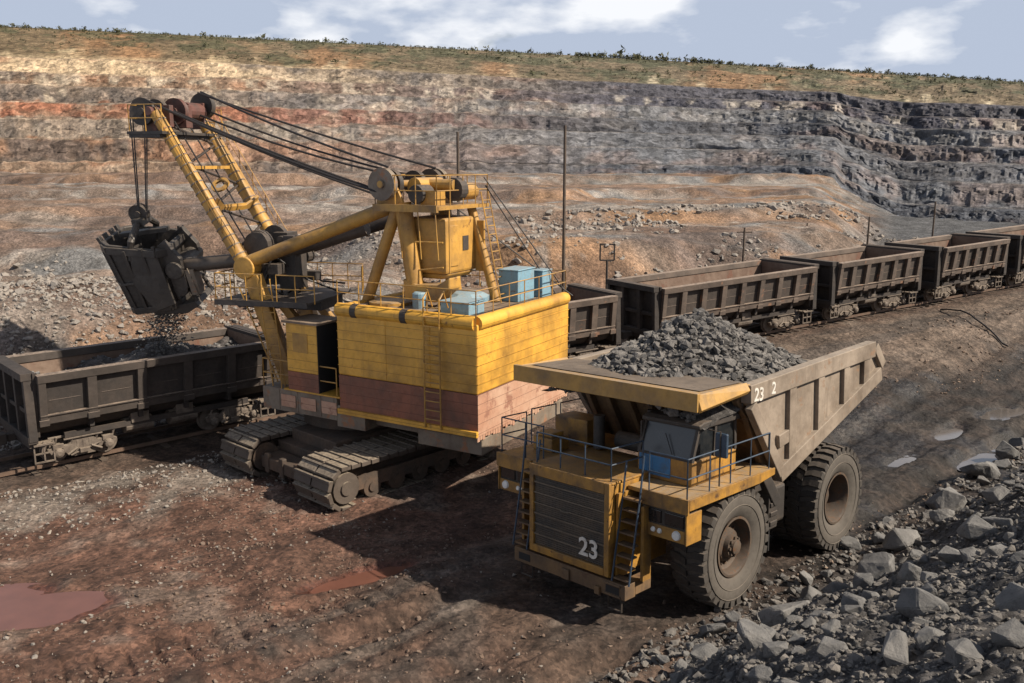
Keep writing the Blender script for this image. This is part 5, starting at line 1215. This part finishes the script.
# bucket: open-topped shell, ribbed, tilted
BKT = XBm @ Matrix.Translation((9.0, .1, 7.0)) @ Matrix.Rotation(R(5), 4, 'Y') @ Matrix.Rotation(R(-16), 4, 'X') @ Matrix.Rotation(R(10), 4, 'Z') @ Matrix.Scale(.86, 4)
mb = MB(BKT)
def shell(z):       # half sizes of the plan at height z (tapering towards the foot)
    q = (z+1.75)/3.3; return 1.12+.28*q, 1.22+.22*q
Z0, Z1 = -1.75, 1.5; pts = []; nn = 8
def ringp(z, o):
    a, b = shell(z); a += o; b += o; c = .35; return [(a-c,-b),(a,-b+c),(a,b-c),(a-c,b),(-a+c,b),(-a,b-c),(-a,-b+c),(-a+c,-b)]
zs = [Z0, -.9, 0, .8, Z1]
vs = []; fs = []
for o in (0, -.13):
    for z in zs: vs += [(x, y, z+(.35*x/1.4 if z == Z1 else 0)) for x, y in ringp(z, o)]
m = len(zs)
for o in range(2):
    for i in range(m-1):
        for k in range(8): a = (o*m+i)*8; k2 = (k+1) % 8; fs.append((a+k, a+k2, a+8+k2, a+8+k))
for k in range(8): k2 = (k+1) % 8; a = (m-1)*8; b = (2*m-1)*8; fs.append((a+k, a+k2, b+k2, b+k)); fs.append((k, k2, m*8+k2, m*8+k))
mb.add(vs, fs); bk = mb.build('bucket', 'bucket', ex, bevel=.03)
mb = MB(BKT)
for z, t in ((1.28, .34), (-1.58, .3), (-.2, .12)):
    rp = ringp(z, .05); 
    for k in range(8): p = rp[k]; q = rp[(k+1) % 8]; mb.beam((*p, z+(.3*p[0]/1.4 if z > 1 else 0)), (*q, z+(.3*q[0]/1.4 if z > 1 else 0)), .13, t)
for k in range(8):
    mb.beam((*ringp(Z0, .02)[k], Z0), (*ringp(Z1, .02)[k], Z1-.1), .12, .14, (1,0,0))
for y in (-.85, -.3, .3, .85): mb.beam((shell(Z1)[0]-.02, y, Z1-.2), (shell(Z1)[0]+.2, y, Z1+.5), .24, .16)
for y in (-.45, .45): mb.beam((shell(Z0)[0]+.02, y, Z0), (shell(Z1)[0]+.04, y, Z1-.1), .26, .10)
mb.prism([(-1.2, -1.4), (-.2, -1.65), (.4, -.2), (.1, 1.2), (-1.1, 1.3)], shell(0)[1]+.0, shell(0)[1]+.13)
for x in (-.5, .3): mb.beam((x, shell(Z0)[1]+.03, Z0), (x, shell(Z1)[1]+.05, Z1-.1), .14, .16, (0,1,0))
mb.build('bucket_rib', 'bucket', bk, bevel=.02)
mb = MB(BKT)     # back frame with lugs and the yoke carrying the sheave
for y in (-1.0, 1.0): mb.prism([(-1.9, -.8), (-1.25, -1.3), (-1.1, 1.3), (-1.45, 1.5), (-1.95, .6)], y-.16, y+.16)
mb.lathe([(-1.3,0),(-1.3,.4),(1.3,.4),(1.3,0)], Matrix.Translation((-1.55, 0, .1)), 18); mb.lathe([(-1.15,0),(-1.15,.34),(1.15,.34),(1.15,0)], Matrix.Translation((-1.5, 0, -.85)), 18)
for y in (-1.35, 1.35): mb.tube([(.2, y, .9), (-.1, y, 1.7), (-.2, y*.45, 2.2), (-.2, 0, 2.3)], .16, 10)
mb.box(-.45, .05, -.5, .5, 2.1, 2.45); mb.box(-1.3, 1.0, -.18, .18, 1.62, 1.84)
mb.build('bail', 'bucket', bk, bevel=.02)
sheave(-.2, 0, 2.62, .42, BKT, 'dark_steel', .3, bk, 'bucket_sheave')
mb = MB(BKT); mb.prism([(-.95, Z0-.05), (-1.75, Z0+.12), (-1.9, Z0-.1), (-1.3, Z0-.45), (.25, Z0-.5), (.3, Z0-.38)], -1.05, 1.05, Matrix.Translation((-.35, 0, .25)) @ Matrix.Rotation(R(-6), 4, 'Y')); mb.tube([(-1.7, .8, -.6), (-1.95, .8, -1.6)], .1, 8); mb.tube([(-1.7, -.8, -.6), (-1.95, -.8, -1.6)], .1, 8); mb.build('bucket_door', 'bucket', bk, bevel=.02)
mb = MB(BKT); mb.box(-2.35, -1.95, .5, 1.1, -1.2, .0); mb.tube([(-2.1, 1.1, .1), (-2.3, 1.15, -1.5)], .03, 5); mb.build('trip_gear', 'platform', bk)
mb = MB()
top = BKT @ Vector((-.2, 0, 2.75))
for a in ((8.5, 1.42, 12.9), (8.5, 1.28, 12.9), (8.48, .62, 12.9), (8.48, .48, 12.9)):
    A = wl(a, XBm); side = (A-top); mb.tube([A, top+Vector((side.x*.55, side.y*.55, 0))], .024, 6)
mb.build('hoist_rope', 'cable', ex)
# falling rock under the bucket
n = 4500; c0 = BKT @ Vector((.1, 0, Z0-.2)); q = rng.random(n)
zz = c0.z+EZ+.1-q*2.0; sp_ = .55+.2*q
wx = c0.x+EX+rng.normal(0, 1, n)*sp_*.62; wy = c0.y+EY+rng.normal(0, 1, n)*sp_*.62-.3*q
tag(scatter('falling_rock', np.stack([wx, wy, zz], -1), .015+.13*rng.random(n)**4, 'rock_dark', 0), 'dark broken rock falling from the open bucket into the wagon', 'falling rock', None, 'stuff')
print('BUCKET', tuple(BKT.translation+Vector((EX,EY,EZ))), 'falls s=', rail_st(c0.x+EX, c0.y+EY))
